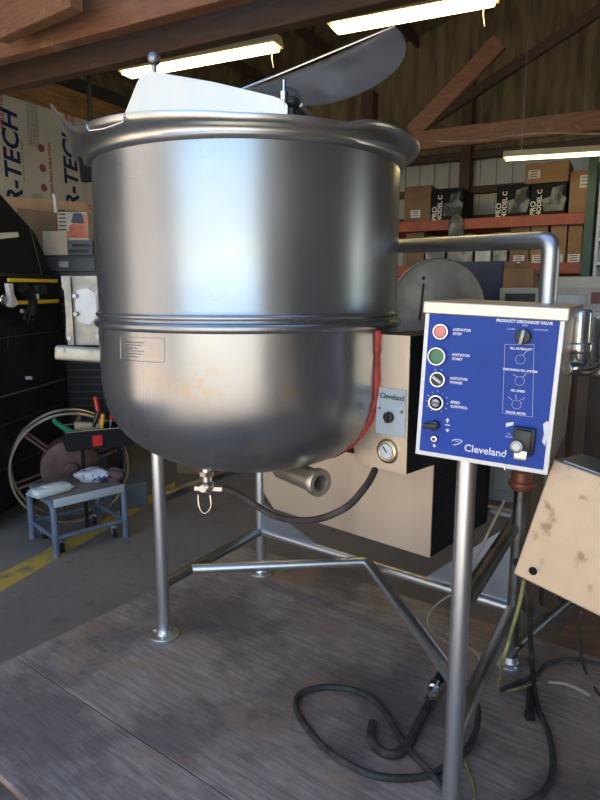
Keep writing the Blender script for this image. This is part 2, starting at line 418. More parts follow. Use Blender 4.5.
board(B0+1.22, B0+2.44, 'foil-faced insulation board seen beside the kettle pouring lip')
# cable hanging in front of the boards
bm = NB(); tube(bm, [P(90, -10, 4.6), P(89, 60, 4.6), P(90, 130, 4.6), P(91, 165, 4.6)], .016, 8, smooth=4)
tag(obj('hanging_cable', bm, RUBBER), 'thick black cable hanging down from the beam in front of the left wall', 'cable')

# yellow line on the concrete
bm = NB(); p = [G(0, 592, ZF), G(0, 574, ZF), G(175, 482, ZF), G(175, 489, ZF)]
prism(bm, [(q.x, q.y) for q in p], .0015, Matrix.Translation((0, 0, ZF)))
struct(obj('floor_marking', bm, PAINTY, smooth=False))

# ---------------------------------------------------------------- plywood deck
U = Vector((.6, .8, 0)); V = Vector((.8, -.6, 0)); A0 = Vector((-1.41, 2.07, 0))
MP = frame(A0, V, U)
def deck(u0, u1, label, g='plywood deck sheets'):
    bm = NB(); box(bm, (0, u0, -.02), (3.9, u1, 0), MP, bev=.002, seg=1)
    return tag(obj('plywood_sheet', bm, PLY, smooth=False), label, 'plywood', g)
deck(0, .366, 'narrow weathered plywood strip along the near left edge of the deck')
deck(.37, 1.82, 'wide weathered plywood sheet carrying the kettle frame feet')
for i, u in enumerate((.05, .9, 1.72)):
    bm = NB(); box(bm, (.02, u, ZF), (3.85, u+.09, -.02), MP)
    tag(obj('wooden_bearer', bm, WOODO, smooth=False), ['timber bearer under the near edge of the plywood deck', 'timber bearer under the middle of the plywood deck', 'timber bearer under the far edge of the plywood deck'][i], 'timber', 'timbers under the deck')
bm = NB(); box(bm, (1.75, 1.86, ZF), (3.9, 2.30, -.04), MP, bev=.006)
tag(obj('wooden_plank', bm, M('brown_plank', (.22, .13, .075), .65, var=.3, scale=3, stretch=(1, 6, 1)), smooth=False), 'wide brown plank lying behind the plywood deck under the grey box', 'plank')

# ================================================================ THE KETTLE
KX, KY = -.164, 2.07; R = .482; ZB = .925; ZBAND = 1.42; ZR = 1.917
K = thing('tilting_steam_kettle', 'huge stainless steel tilting kettle on a pipe frame with blue control panel', 'kettle', (KX, KY, 0))
MK = Matrix.Translation((KX, KY, 0))
def rad(z):
    """outer radius of the bowl at height z"""
    if z >= 1.24: return R
    t = (1.24-z)/(1.24-ZB); return R*(1-.0*t)*max(0, (1-t**2.3))**.5 if t < 1 else 0
prof = [(0, ZB)]
for i in range(1, 25):
    t = math.sin(i/24*PI/2); z = 1.24-(1.24-ZB)*(1-(i/24)**1.0)**.0 if False else None
prof = [(.0, ZB)]
for i in range(1, 33):
    a = i/32*PI/2; prof.append((R*math.sin(a)**(2/2.3), 1.24-(1.24-ZB)*math.cos(a)**(2/2.3)))
prof += [(R, 1.30), (R, ZBAND-.028)]
for i in range(9):   # lower rolled bead
    a = -PI/2+PI*i/8; prof.append((R+.011*math.cos(a), ZBAND-.014+.013*math.sin(a)))
prof += [(R-.002, ZBAND+.004)]
for i in range(9):   # upper bead
    a = -PI/2+PI*i/8; prof.append((R-.002+.008*math.cos(a), ZBAND+.013+.008*math.sin(a)))
prof += [(R-.004, ZBAND+.03), (R-.004, 1.6), (R-.004, 1.80), (R-.004, ZR-.05)]
inner = [(R-.030, ZR-.07), (R-.030, 1.25), (R*.8, 1.03), (R*.4, .96), (0, .95)]
bm = NB(); lathe(bm, prof+[(R-.012, ZR-.06)]+inner, MK, 128); obj('bowl', bm, STEEL, K, angle=50)

# rim with the pouring lip on the left and the raised lip on the right
def rimmod(a, r, z, j):
    s = max(0, min(1, (r-(R+.004))/.025)); s3 = max(0, min(1, (j-1)/7)) if j < 10 else s
    d = (a-math.radians(186)+PI) % (2*PI)-PI
    k = max(0, 1-abs(d)/.46)**1.25
    d = (a-math.radians(205)+PI) % (2*PI)-PI
    bl_ = max(0, math.cos(d*1.35)) if abs(d) < 1.16 else 0
    z += .024*bl_*s; r += .008*bl_*s
    r2 = r+k*.078*s3; z2 = z+k*.092*(s if j > 5 else 0)+k*.035*s3-k*.02*(1 if j < 6 else 0)
    d = (a-math.radians(-20)+PI) % (2*PI)-PI
    q = max(0, 1-(abs(d)/.62)**8)
    r2 += q*.022*s; z2 += q*(.016*s-.0*(1-s))
    return r2, z2
rp = [(R-.004, ZR-.050), (R+.004, ZR-.047), (R+.008, ZR-.041), (R+.003, ZR-.035), (R+.004, ZR-.026), (R+.012, ZR-.021), (R+.018, ZR-.019), (R+.027, ZR-.016), (R+.031, ZR-.008), (R+.029, ZR+.001), (R+.014, ZR+.002), (R-.004, ZR-.012), (R-.012, ZR-.05)]
bm = NB(); lathe(bm, rp, MK, 160, mod=rimmod); obj('rim', bm, M('rim_steel', (.62, .61, .58), .33, 1), K, angle=60)
# black rubber stop under the lip
bm = NB(); m = frame(P(87, 166, 1.93), (1, -.5, 0), (-.12, 0, 1)); box(bm, (-.022, -.045, -.012), (.022, .04, .012), m, bev=.006); obj('lip_stop', bm, M('matt_rubber', (.012, .012, .012), .95, spec=.0), K)
# bent wire on rim left
bm = NB(); q = [P(87, 125, 1.70), P(88, 131, 1.69), P(104, 129, 1.66), P(124, 122, 1.62), P(125, 114, 1.63)]
tube(bm, bent(q, .012), .0028, 8); obj('rim_wire', bm, CHROME, K)

# splash plate standing on the front-left rim
def plate(bm, pts3, thick, nrm, bev=.004):
    o = Vector(pts3[0]); x = (Vector(pts3[1])-o); m = frame(o, x, Vector(pts3[-1])-o); mi = m.inverted()
    prism(bm, [tuple((mi @ Vector(p)).to_2d()) for p in pts3], thick, m, 0)
SY = lambda x: 1.73-.11*(x-126)/162
pts = [P(x, y, SY(x)) for x, y in ((126, 114), (288, 121), (288, 106), (284, 101), (274, 97), (215, 83), (163, 74), (150, 72), (142, 76), (138, 84))]
bm = NB(); plate(bm, pts, .006, None); sp = obj('splash_plate', bm, SHEET, K, smooth=False)
bm = NB(); cyl(bm, P(155, 78, 1.715), P(154, 64, 1.715), .0065); sphere(bm, P(154, 59, 1.715), .017); obj('ball_knob', bm, DSTEEL, sp)
bm = NB(); cyl(bm, P(284, 106, 1.62), P(284, 80, 1.62), .004); cyl(bm, P(284, 100, 1.62), P(284, 92, 1.62), .011); obj('hinge_pin', bm, CHROME, K)
bm = NB(); q = P(292, 103, 1.75); sphere(bm, q, .022, scale=(1, 1, .8)); cyl(bm, q-Vector((0, 0, .07)), q, .012); box(bm, q+Vector((-.03, -.015, -.10)), q+Vector((.03, .03, -.045)), bev=.005); obj('hinge_block', bm, BLACKP, K)

# open half lid behind: a shallow dished half disc
Aq = P(240, 90, 2.12); Bq = P(394, 26, 2.45); Mq = P(345, 100, 2.15)
cen = (Aq+Bq)/2; ax = (Bq-Aq)/2; down = Mq-cen; down = down-ax*(down.dot(ax)/ax.length_squared)
nl = ax.cross(down).normalized()
t = bmesh.new(); rows = []
NR, NA = 14, 40
for j in range(NR+1):
    row = []
    for i in range(NA+1):
        th = PI*i/NA; rr = j/NR
        # half disc: straight edge on top sags a little
        p = cen + ax*(math.cos(th)*rr) + down*(math.sin(th)*rr*1.0) + nl*(.018*(1-rr*rr)) 
        row.append(t.verts.new(p))
    rows.append(row)
for j in range(NR):
    for i in range(NA):
        t.faces.new((rows[j][i], rows[j][i+1], rows[j+1][i+1], rows[j+1][i]))
bmesh.ops.remove_doubles(t, verts=t.verts, dist=1e-5)
bmesh.ops.solidify(t, geom=t.faces[:], thickness=.004)
bm = NB(); join(bm, t); lid = obj('lid', bm, M('lid_steel', (.50, .46, .37), .45, 1, var=.15, scale=6, rvar=.06), K, angle=60)
bm = NB(); path = [cen+ax*math.cos(PI*i/24) for i in range(25)]
tube(bm, path, .0045, 8); obj('lid_edge', bm, CHROME, lid)
bm = NB(); pc = Vector((KX+.17, KY+.06, ZR)); tube(bm, [P(300, 104, 1.9), P(296, 92, 2.0), P(283, 88, 2.1)], .008, 8, smooth=4); cyl(bm, P(300, 104, 1.9), P(312, 118, 2.4), .008); obj('lid_arm', bm, DSTEEL, lid)

# embossed rating plate on the bowl
bm = NB(); bt = NB()
for k, (rows_) in enumerate([0]):
    a0, a1 = [math.atan2(P(q, 350, 1.0).x, 1.0) for q in (121, 164)]
def surf(px, py, off=0.0):
    """point on the bowl under a pixel"""
    r = ray(px, py); o = CAM-Vector((KX, KY, 0)); rr = R+off
    A = r.x**2+r.y**2; B = 2*(o.x*r.x+o.y*r.y); C = o.x**2+o.y**2-rr*rr
    s = (-B-math.sqrt(max(0, B*B-4*A*C)))/(2*A); return CAM+r*s
c1 = [surf(*q) for q in ((121, 337), (135, 337.5), (150, 338), (162, 338.5), (164.5, 341), (164.5, 359), (163, 362), (150, 362), (135, 361), (123, 359.5), (121, 357), (120.5, 341))]
tube(bm, smooth_path(c1+[c1[0]], 3)[:-1], .0010, 6, closed=True); rp_ = obj('rating_plate', bm, STEEL, K)
for i in range(6):
    q0 = surf(126, 342+i*2.9); q1 = surf(144-(i % 3)*3, 342.6+i*2.9); tube(bt, [q0, surf(134, 342.3+i*2.9), q1], .0013, 5)
lab(obj('embossed_lettering', bt, DSTEEL, rp_), 'faint stamped lines of lettering')

# drain: outlet ring and valve under the bowl
dir_o = Vector((.55, -.75, -.30)).normalized(); oc = P(320, 483, 1.80)
bm = NB()
mo = frame(oc, dir_o.cross(Vector((0, 0, 1))), Vector((0, 0, 1)))
z = (mo.to_3x3() @ Vector((0, 0, 1)))
if z.dot(dir_o) < 0: mo = frame(oc, -dir_o.cross(Vector((0, 0, 1))), Vector((0, 0, 1)))
lathe(bm, [(.020, -.05), (.024, -.002), (.026, .004), (.040, .004), (.043, 0), (.043, -.018), (.036, -.020), (.036, -.20), (.030, -.22)], mo, 40)
dn = obj('drain_outlet', bm, SHEET, K, angle=40)
bm = NB(); cyl(bm, mo @ Vector((0, 0, -.06)), mo @ Vector((0, 0, -.05)), .028); lab(obj('outlet_screen', bm, BLACKM, dn), 'dark opening of the drain')
vq = P(207, 486, 1.95)
bm = NB(); cyl(bm, vq+Vector((0, 0, .07)), vq-Vector((0, 0, .02)), .016, bev=.003); sphere(bm, vq, .026, scale=(1, 1, .8)); cyl(bm, vq+Vector((-.04, 0, -.005)), vq+Vector((.05, .0, -.008)), .013, n=6)
cyl(bm, vq+Vector((-.01, -.03, 0)), vq+Vector((-.01, .02, 0)), .012); cyl(bm, vq+Vector((0, 0, .035)), vq+Vector((0, 0, .05)), .024, n=6)
dv = obj('drain_valve', bm, M('nickel', (.66, .63, .57), .3, 1, var=.1, scale=20), K)
bm = NB(); c = vq+Vector((-.005, -.03, -.02)); tube(bm, [c+Vector((-.02, 0, .0)), c+Vector((-.018, 0, -.04)), c+Vector((0, 0, -.062)), c+Vector((.02, 0, -.04)), c+Vector((.018, 0, .0))], .0028, 6, smooth=5); obj('valve_bail', bm, CHROME, dv)
bm = NB(); tube(bm, [vq+Vector((.05, 0, -.008)), P(240, 495, 1.92), P(275, 516, 1.85), P(312, 520, 1.75), P(345, 508, 1.70), P(366, 486, 1.72), P(375, 470, 1.80)], .0105, 12, smooth=8)
obj('drain_hose', bm, HOSE, K)
# housing bolted against the bowl (trunnion housing)
H0 = P(333, 455, 1.90); H1 = P(406, 475, 1.70)
ztop = P(418, 336, 1.70).z; zb0 = (H1.z)
hd = Vector((H1.x-H0.x, H1.y-H0.y, 0)).normalized(); hn = Vector((hd.y, -hd.x, 0))   # outward (towards camera)
if hn.y > 0: hn = -hn
HO = Vector((H1.x, H1.y, 0))
HW = .30; HD = .30
mh = frame(HO, -hd, (0, 0, 1))    # local x: left along face, y up, z = toward? 
zl = mh.to_3x3() @ Vector((0, 0, 1)); sgn = 1 if zl.dot(hn) > 0 else -1
# face polygon (local x left positive)
fp = [(0, zb0), (0, ztop), (.22, ztop), (.22, 1.20), (.215, 1.10), (.19, zb0+.02), (.18, zb0)]
bm = NB(); prism(bm, fp, -sgn*.004, mh)
fh = obj('housing_front', bm, SHEET, K, smooth=False)
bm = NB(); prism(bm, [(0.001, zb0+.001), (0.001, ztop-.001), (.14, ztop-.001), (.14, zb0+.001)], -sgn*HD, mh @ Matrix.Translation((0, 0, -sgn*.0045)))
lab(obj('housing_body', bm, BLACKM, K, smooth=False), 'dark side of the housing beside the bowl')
# red sealant: intersection of the face plane and the bowl
sl = []
cx = Vector((KX, KY, 0))-HO; px_ = cx.dot(-hd); pz_ = abs(cx.dot(hn))
for i in range(90):
    zz = ztop+.01-(ztop-zb0+.02)*i/89; r_ = rad(zz)+.004
    if r_ > pz_: sl.append(HO-hd*(px_-math.sqrt(r_*r_-pz_*pz_))+Vector((0, 0, zz))+hn*.004)
bm = NB()
if len(sl) > 3: tube(bm, sl, lambda t: .009+.0016*math.sin(t*23)+.001*math.sin(t*61), 8)
obj('red_sealant', bm, RED, K)
print('SEAL', len(sl), px_, pz_, H0, H1)
# thermostat plate and gauge on the housing front
def on_face(px, py, o, n, off=0):
    """pixel projected on the plane through o with normal n"""
    r = ray(px, py); s = (o+n*off-CAM).dot(n)/r.dot(n); return CAM+r*s
hp = lambda px, py, off=.0: on_face(px, py, HO, hn, off)
tc_ = hp(391, 412); mt = frame(tc_, hd, (0, 0, 1))
bm = NB(); box(bm, (-.052, -.068, 0), (.052, .068, .003), mt, bev=.001, seg=1); tp = obj('thermostat_plate', bm, PALE, fh)
def ring_at(bm, c, n, r, h, seg=28, bev=.001): cyl(bm, c, c+n*h, r, n=seg, bev=bev)
bm = NB(); c = hp(390, 417, .003); ring_at(bm, c, hn, .016, .014, bev=.003); box(bm, (-.003, -.015, .014), (.003, .015, .02), frame(c, hd, (0, 0, 1)), bev=.001); obj('temperature_knob', bm, BLACKP, fh)
bm = NB(); text(bm, 'Cleveland', .022, frame(hp(392, 397, .0035), hd, (0, 0, 1)), bold=.0004); ring_at(bm, hp(380, 408, .003), hn, .0035, .002); lab(obj('lettering', bm, M('dark_print', (.05, .07, .08), .5), fh), 'dark Cleveland lettering')
bm = NB(); ring_at(bm, hp(402, 412, .003), hn, .005, .003); obj('indicator_light', bm, GREEN, fh)
c = hp(388, 451)
bm = NB(); mg = frame(c, hd, (0, 0, 1)); lathe(bm, [(.022, 0), (.022, .010), (.025, .012), (.034, .009), (.037, .003), (.037, 0)], mg, 40); ga = obj('pressure_gauge', bm, M('brass_bezel', (.66, .55, .33), .3, 1, var=.1), K, angle=60)
bm = NB(); cyl(bm, c+hn*.001, c+hn*.009, .022, n=32); lab(obj('gauge_dial', bm, M('dial_face', (.62, .66, .70), .3, var=.1, scale=40), ga), 'pale round dial')
bm = NB(); box(bm, (-.0015, -.003, .009), (.0015, .017, .011), mg @ Matrix.Rotation(.7, 4, 'Z')); obj('gauge_needle', bm, BLACKP, ga)

# burner cabinet under and behind
D0 = P(430, 558, 2.0); zlow = D0.z
bd = Vector((-.75, .66, 0)).normalized(); bn = Vector((-.66, -.75, 0)).normalized()   # bn towards camera
DO = Vector((D0.x, D0.y, 0)); mbx = frame(DO, -bd, (0, 0, 1))   # x to the right, normal = x × up
zs = 1 if (mbx.to_3x3() @ Vector((0, 0, 1))).dot(bn) > 0 else -1
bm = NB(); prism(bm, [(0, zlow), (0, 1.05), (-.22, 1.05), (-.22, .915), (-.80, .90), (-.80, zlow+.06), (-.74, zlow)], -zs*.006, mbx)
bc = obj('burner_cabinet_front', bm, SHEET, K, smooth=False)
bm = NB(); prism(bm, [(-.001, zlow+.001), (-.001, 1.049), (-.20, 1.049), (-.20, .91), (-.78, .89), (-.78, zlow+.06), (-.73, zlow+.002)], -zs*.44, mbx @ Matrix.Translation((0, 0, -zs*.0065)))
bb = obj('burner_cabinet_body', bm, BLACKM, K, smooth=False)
bm = NB()
for i in range(6):
    for j in range(9):
        c = DO-bn*(.05+i*.065)+Vector((0, 0, zlow+.06+j*.045))-bd*0
        cyl(bm, c-bd*.0, c-bd*.004, .007, n=8)
obj('vent_holes', bm, M('hole_black', (.004, .004, .004), .9), bb)

# pipe frame
LF = Vector((-.60, 2.53, 0)); LR = Vector((-.21, 3.15, 0)); RR = Vector((.862, 2.32, 0)); RF = Vector((.447, 1.605, 0))
pr = .0265
def leg(p, z1, label, r=pr, foot=True, mat=PIPE):
    bm = NB(); cyl(bm, p+Vector((0, 0, .002)), p+Vector((0, 0, z1)), r, n=28, bev=.004)
    o = obj('leg', bm, mat, K)
    if foot:
        bm = NB(); cyl(bm, p, p+Vector((0, 0, .012)), .068, n=32, bev=.003); cyl(bm, p+Vector((0, 0, .01)), p+Vector((0, 0, .035)), r+.010, r+.004, n=28)
        for k in range(3):
            a = 2.1*k+.6; c = p+Vector((math.cos(a)*.052, math.sin(a)*.052, .012)); cyl(bm, c, c+Vector((0, 0, .007)), .008, n=6)
        obj('foot_flange', bm, PIPE, o)
    return o
leg(LF, 1.36, ''); leg(LR, .86, ''); leg(RR, .98, '', mat=DPIPE); leg(RF, 1.10, '', foot=False)
def rail(p0, p1, r=pr*.85, mat=PIPE, name='frame_rail'):
    bm = NB(); cyl(bm, p0, p1, r, n=24); return obj(name, bm, mat, K)
zz = lambda p, z: Vector((p.x, p.y, z))
mid = LR+(RR-LR)*.49
rail(zz(LF, .24), zz(LR, .24), mat=DPIPE); rail(zz(LR, .24), zz(RR, .24)); rail(zz(RR, .24), zz(RF, .24), pr, M('dull_pipe', (.42, .41, .40), .45, 1, var=.2, scale=6))
rail(zz(LF+(LR-LF)*.25, .24), zz(mid, .25)); rail(zz(mid, .25), zz(RF, .40))
rail(zz(LF, .63), zz(LR, .63), mat=DPIPE); rail(zz(RR, .63), zz(RF, .63), pr, mat=DPIPE)
rail(zz(LR, .63), zz(RR, .63), mat=DPIPE)
# trunnion mount on the left leg
bm = NB(); box(bm, (-.16, -.012, -.12), (.10, .012, .12), frame(P(88, 318, 2.5), (1, .25, 0), (-.25, 1, 0)), bev=.003)
GAL = M('galvanised_plate', (.38, .34, .28), .55, .8, scale=14, col2=(.25, .24, .22), thr=(.4, .6))
def flat(name, pix, Y, th, mat, parent, bev=0):
    bm = NB(); pts = [P(x, y, Y) for x, y in pix]; m = frame((0, Y, 0), (1, 0, 0), (0, 0, 1))
    prism(bm, [(p.x, p.z) for p in pts], -th, m, bev); return obj(name, bm, mat, parent, smooth=False)
bm.free()
tb = flat('trunnion_plate', [(61, 276), (115, 276), (115, 345), (70, 345), (66, 338), (66, 292), (62, 288)], 2.50, .010, GAL, K)
flat('plate_flange', [(63, 277), (70, 277), (74, 345), (68, 345)], 2.485, .012, GAL, tb)
flat('wear_patch', [(77, 290), (88, 288), (96, 294), (97, 315), (90, 325), (78, 322), (75, 305)], 2.497, .003, DSTEEL, tb)
bm = NB()
for q in ((75, 296), (98, 292), (76, 314), (97, 315), (70, 338), (98, 336)): c = P(*q, 2.49); cyl(bm, c, c+Vector((0, -.010, 0)), .009, n=6)
obj('mounting_bolts', bm, DSTEEL, tb)
bm = NB(); q0 = P(59, 352, 2.45); q1 = P(118, 356, 2.50); m = frame(q0, q1-q0, (0, 0, 1)); box(bm, (-.012, -.028, -.012), ((q1-q0).length+.10, .028, .04), m, bev=.011, seg=3)
for xx in (.02, .12): cyl(bm, m @ Vector((xx, .012, .038)), m @ Vector((xx, .012, .046)), .007, n=8)
obj('mounting_bar', bm, M('cream_metal', (.46, .42, .34), .45, .5, var=.12, scale=10), K)
bm = NB(); cyl(bm, zz(LF, 1.30)+Vector((.0, 0, 0)), Vector((KX-.30, KY+.37, 1.30)), .035); obj('trunnion_shaft', bm, DSTEEL, K)
# gussets
def tri(pts, name='gusset_plate'):
    bm = NB(); o = Vector(pts[0]); m = frame(o, Vector(pts[1])-o, Vector(pts[2])-o); mi = m.inverted()
    prism(bm, [tuple((mi @ Vector(p)).to_2d()) for p in pts], .006, m); return obj(name, bm, M('bluish_steel', (.50, .56, .64), .35, 1, var=.08), K, smooth=False)
d_ = (RR-LR).normalized(); e_ = (LF-LR).normalized()
tri([zz(LR, .245)+d_*.02, zz(LR, .245)+d_*.42, zz(LR, .40)+d_*.02, ])
tri([zz(RR, .25)-d_*.02, zz(RR, .25)-d_*.40, zz(RR, .60)-d_*.02])
# guard pipe over the control box
g1 = Vector((.735, 1.865, 0)); g2 = P(395, 243, 2.55); ztopg = P(541, 240, 1.865).z
bm = NB(); tube(bm, bent([zz(g1, 1.2), zz(g1, ztopg), Vector((g2.x, g2.y, ztopg+.03)), Vector((g2.x-.25, g2.y+.45, ztopg+.03)), Vector((g2.x-.25, g2.y+.45, .95)), zz(LR+(RR-LR)*.3, .88)+Vector((0, 0, 0))], .035), .0265, 24)
obj('guard_pipe', bm, PIPE, K)

# ---------------- control box
C0 = G(416, 451, 1.08); C1 = G(548, 467, 1.08); zc1 = 1.477
cdv = Vector((C1.x-C0.x, C1.y-C0.y, 0)); CW = cdv.length; cdv.normalize(); cn = Vector((cdv.y, -cdv.x, 0))
if cn.y > 0: cn = -cn
UPc = (Vector((0, 0, 1))+cdv*.04).normalized(); cxr = (cdv-Vector((0, 0, .04))).normalized()
CO = Vector((C0.x, C0.y, 0)); mc = frame(CO+Vector((0, 0, 1.075))-UPc*1.075, cxr, UPc)   # z = cdv × up
assert (mc.to_3x3() @ Vector((0, 0, 1))).dot(cn) > 0
zc0 = 1.075; CD = .46
bm = NB(); box(bm, (0, zc0, -CD), (CW, zc1-.002, -.002), mc, bev=.004)
cb = obj('control_box', bm, SHEET, K, smooth=False)
bm = NB(); box(bm, (-.006, zc1-.031, -CD-.01), (CW+.008, zc1, .010), mc, bev=.003); lab(obj('box_lid', bm, SHEET, cb, smooth=False), 'folded stainless top of the box')
bm = NB(); box(bm, (-.001, zc0-.002, -.002), (CW+.001, zc1-.022, .003), mc, bev=.001, seg=1); obj('face_frame', bm, M('white_edge', (.72, .73, .74), .4, .3), cb, smooth=False)
bm = NB(); box(bm, (.010, zc0+.010, .003), (CW-.010, zc1-.031, .0042), mc); obj('blue_panel', bm, BLUE, cb, smooth=False)
cp = lambda px, py, off=.0045: on_face(px, py, CO, cn, off)
cl = lambda px, py, off=.0045: frame(cp(px, py, off), cxr, UPc)
white = NB()
# left column: four round operators
def operator(px, py, r, kind):
    c = cp(px, py); m = cl(px, py)
    bm = NB(); lathe(bm, [(r*.74, 0), (r*.74, .010), (r*.80, .013), (r*.94, .013), (r, .009), (r, 0)], m, 36)
    col = obj('switch_bezel', bm, CHROME, cb, angle=50); lab(col, 'chrome ring')
    bm = NB()
    if kind == 'stop': cyl(bm, c, c+cn*.014, r*.74, n=28, bev=.003); lab(obj('push_button', bm, PINK, cb), 'faded pink stop button')
    elif kind == 'start': cyl(bm, c, c+cn*.007, r*.70, n=28); lab(obj('push_button', bm, GREEN, cb), 'recessed green start button')
    elif kind == 'sel':
        cyl(bm, c, c+cn*.010, r*.74, n=28); obj('switch_body', bm, BLACKP, cb)
        bm = NB(); box(bm, (-r*.16, -r*.62, .008), (r*.16, r*.62, .022), m @ Matrix.Rotation(1.0, 4, 'Z'), bev=.002); lab(obj('selector_handle', bm, WHITE, cb), 'white pointer')
    else:
        cyl(bm, c, c+cn*.018, r*.62, r*.56, n=28, bev=.002); obj('speed_knob', bm, DSTEEL, cb)
        bm = NB(); box(bm, (-r*.5, -r*.12, .016), (r*.5, r*.12, .024), m, bev=.002); obj('knob_grip', bm, M('knob_grey', (.2, .2, .2), .4), cb)
operator(441.5, 331.5, .0205, 'stop'); operator(437.5, 356, .0245, 'start')
operator(438.5, 379, .0205, 'sel'); operator(437, 402, .0205, 'knob')
def label2(px, py, a, b_, s=.0090):
    text(white, a, s, cl(px, py-2), 'LEFT', bold=.0003, depth=.0002); text(white, b_, s, cl(px, py+2.2), 'LEFT', bold=.0003, depth=.0002)
label2(453, 331.5, 'AGITATOR', 'STOP'); label2(452, 356.5, 'AGITATOR', 'START'); label2(450, 380, 'AGITATOR', 'POWER'); label2(450.5, 404, 'SPEED', 'CONTROL')
for k in range(11):
    a = math.radians(-150+k*30-90+90); m = cl(437, 402) @ Matrix.Rotation(math.radians(-150+30*k), 4, 'Z')
    box(white, (-.0006, .0255, 0), (.0006, .031 if k % 2 else .029, .0004), m)
for dx in (-3, 3): box(white, (-.0015, -.001, 0), (.0015, .001, .0004), cl(438.5+dx, 370))
# black pointer knob, key lock
c = cp(435, 425); m = cl(435, 425)
bm = NB(); cyl(bm, c, c+cn*.014, .013, n=24, bev=.002); box(bm, (-.028, -.0065, .008), (.010, .0065, .022), m @ Matrix.Rotation(.1, 4, 'Z'), bev=.003); obj('pointer_knob', bm, BLACKP, cb)
bm = NB(); c = cp(434.5, 438.5); cyl(bm, c, c+cn*.008, .0085, n=24, bev=.001); obj('toggle_socket', bm, CHROME, cb)
bm = NB(); cyl(bm, c+cn*.008, c+cn*.0085, .0045, n=16); obj('socket_hole', bm, BLACKP, cb)
for (dy, s) in ((-4.5, 1), (4.5, -1)):    # up / down arrows
    prism(white, [(-.006, 0), (0, .007*s), (.006, 0)], .0004, cl(447.5, 425+dy)); box(white, (-.0022, -.004*s-.002, 0), (.0022, .001, .0004), cl(447.5, 425+dy))
box(white, (-.007, -.0012, 0), (.007, .0012, .0004), cl(447.5, 425)); cyl(white, cp(434.5, 445.5), cp(434.5, 445.5, .005), .0045, n=16)
# right column: product discharge valve and the bordered chart
text(white, 'PRODUCT DISCHARGE VALVE', .0095, cl(524, 322), bold=.0004, depth=.0002)
c = cp(523.5, 336.5)
bm = NB(); cyl(bm, c, c+cn*.016, .0185, n=30, bev=.003); obj('selector_base', bm, BLACKP, cb)
bm = NB(); box(bm, (-.0045, -.018, .012), (.0045, .018, .028), cl(523.5, 336.5) @ Matrix.Rotation(-.15, 4, 'Z'), bev=.002); lab(obj('selector_handle', bm, DSTEEL, cb), 'grey pointer of the black selector')
for (x, y, s) in ((511, 329, 'CLOSED'), (525, 325.5, 'OPEN'), (541, 330, 'AGITATE/OFF')): text(white, s, .0052, cl(x, y), depth=.0002)
def line(p, q, w=.0009):
    A, B = cp(*p), cp(*q); x = B-A; m = frame(A, x, cn.cross(x)); box(white, (0, -w/2, 0), (x.length, w/2, .0004), m)
fr_ = [(505, 344.5), (534, 344.5), (532.5, 417), (502.5, 413)]
for i in range(4): line(fr_[i], fr_[(i+1) % 4], .0006)
for (x, y, s) in ((521, 349, 'FILL INTERRUPT'), (520, 370.5, 'DISCHARGE FILL SYSTEM'), (518, 391, 'FILL SPEED'), (515.5, 413, 'TRAVEL METER')):
    text(white, s, .0072, cl(x, y), bold=.0003, depth=.0002)
for (x, y) in ((520.5, 359.5), (519.5, 381), (516.5, 404.5)):
    ps = [cp(x, y) + (cdv*math.cos(a*PI/10)+Vector((0, 0, 1))*math.sin(a*PI/10))*.011 for a in range(20)]
    tube(white, ps, .0004, 4, closed=True)
line((523, 355), (528, 350)); line((523, 377), (527, 373)); line((517, 377), (513, 374)); line((516, 399), (516, 394.5)); line((512, 400), (508, 396.5)); line((521, 400), (525, 397.5))
# logo and name
text(white, 'Cleveland', .0265, cl(485, 451), bold=.0004, depth=.0003)
sw = [cp(x, y, .0048) for x, y in ((452, 441), (455, 439.5), (460, 440), (462, 441.5), (458, 444), (453, 445))]
tube(white, smooth_path(sw, 5), .0012, 5); tube(white, [cp(455, 441), cp(459, 442)], .0008, 4)
text(white, 'FILL', .006, cl(509, 434), depth=.0002); text(white, 'METER', .006, cl(509, 437), depth=.0002)
# worn paint patches
for pts_ in ([(543, 424), (547, 421), (550, 423), (547, 438), (545, 446), (542, 442), (544, 434)], [(506, 423), (514, 422), (513, 425), (506, 427)]):
    m = cl(540, 430, .0046); mi = m.inverted(); prism(white, [tuple((mi @ cp(*q, .0046)).to_2d()) for q in pts_], .0003, m)
lab(obj('lettering', white, DECAL, cb, smooth=False), 'white Cleveland lettering, captions and marks')
# meter fitting bottom right
bm = NB(); m = cl(524, 440); box(bm, (-.026, -.033, 0), (.026, .033, .016), m, bev=.004); box(bm, (-.02, -.028, .016), (.02, .03, .03), m, bev=.004); mf = obj('meter_body', bm, BLACKP, cb)
bm = NB(); box(bm, (-.016, -.044, .004), (.014, -.02, .034), m, bev=.002); obj('meter_plate', bm, CHROME, cb)
bm = NB(); c = cp(517, 446, .03); cyl(bm, cp(519, 444, .01), c+cn*.012, .0165, n=28, bev=.003); obj('hose_coupling', bm, DSTEEL, cb)
bm = NB(); cyl(bm, c+cn*.012, c+cn*.014, .009, n=24); obj('coupling_bore', bm, WHITE, cb)
bm = NB(); q = [cp(516, 449, .03), cp(508, 452, .03), cp(504, 462, .012), cp(505, 470, .012)]; tube(bm, q, .0012, 5, smooth=5); obj('thin_wire', bm, CHROME, cb)
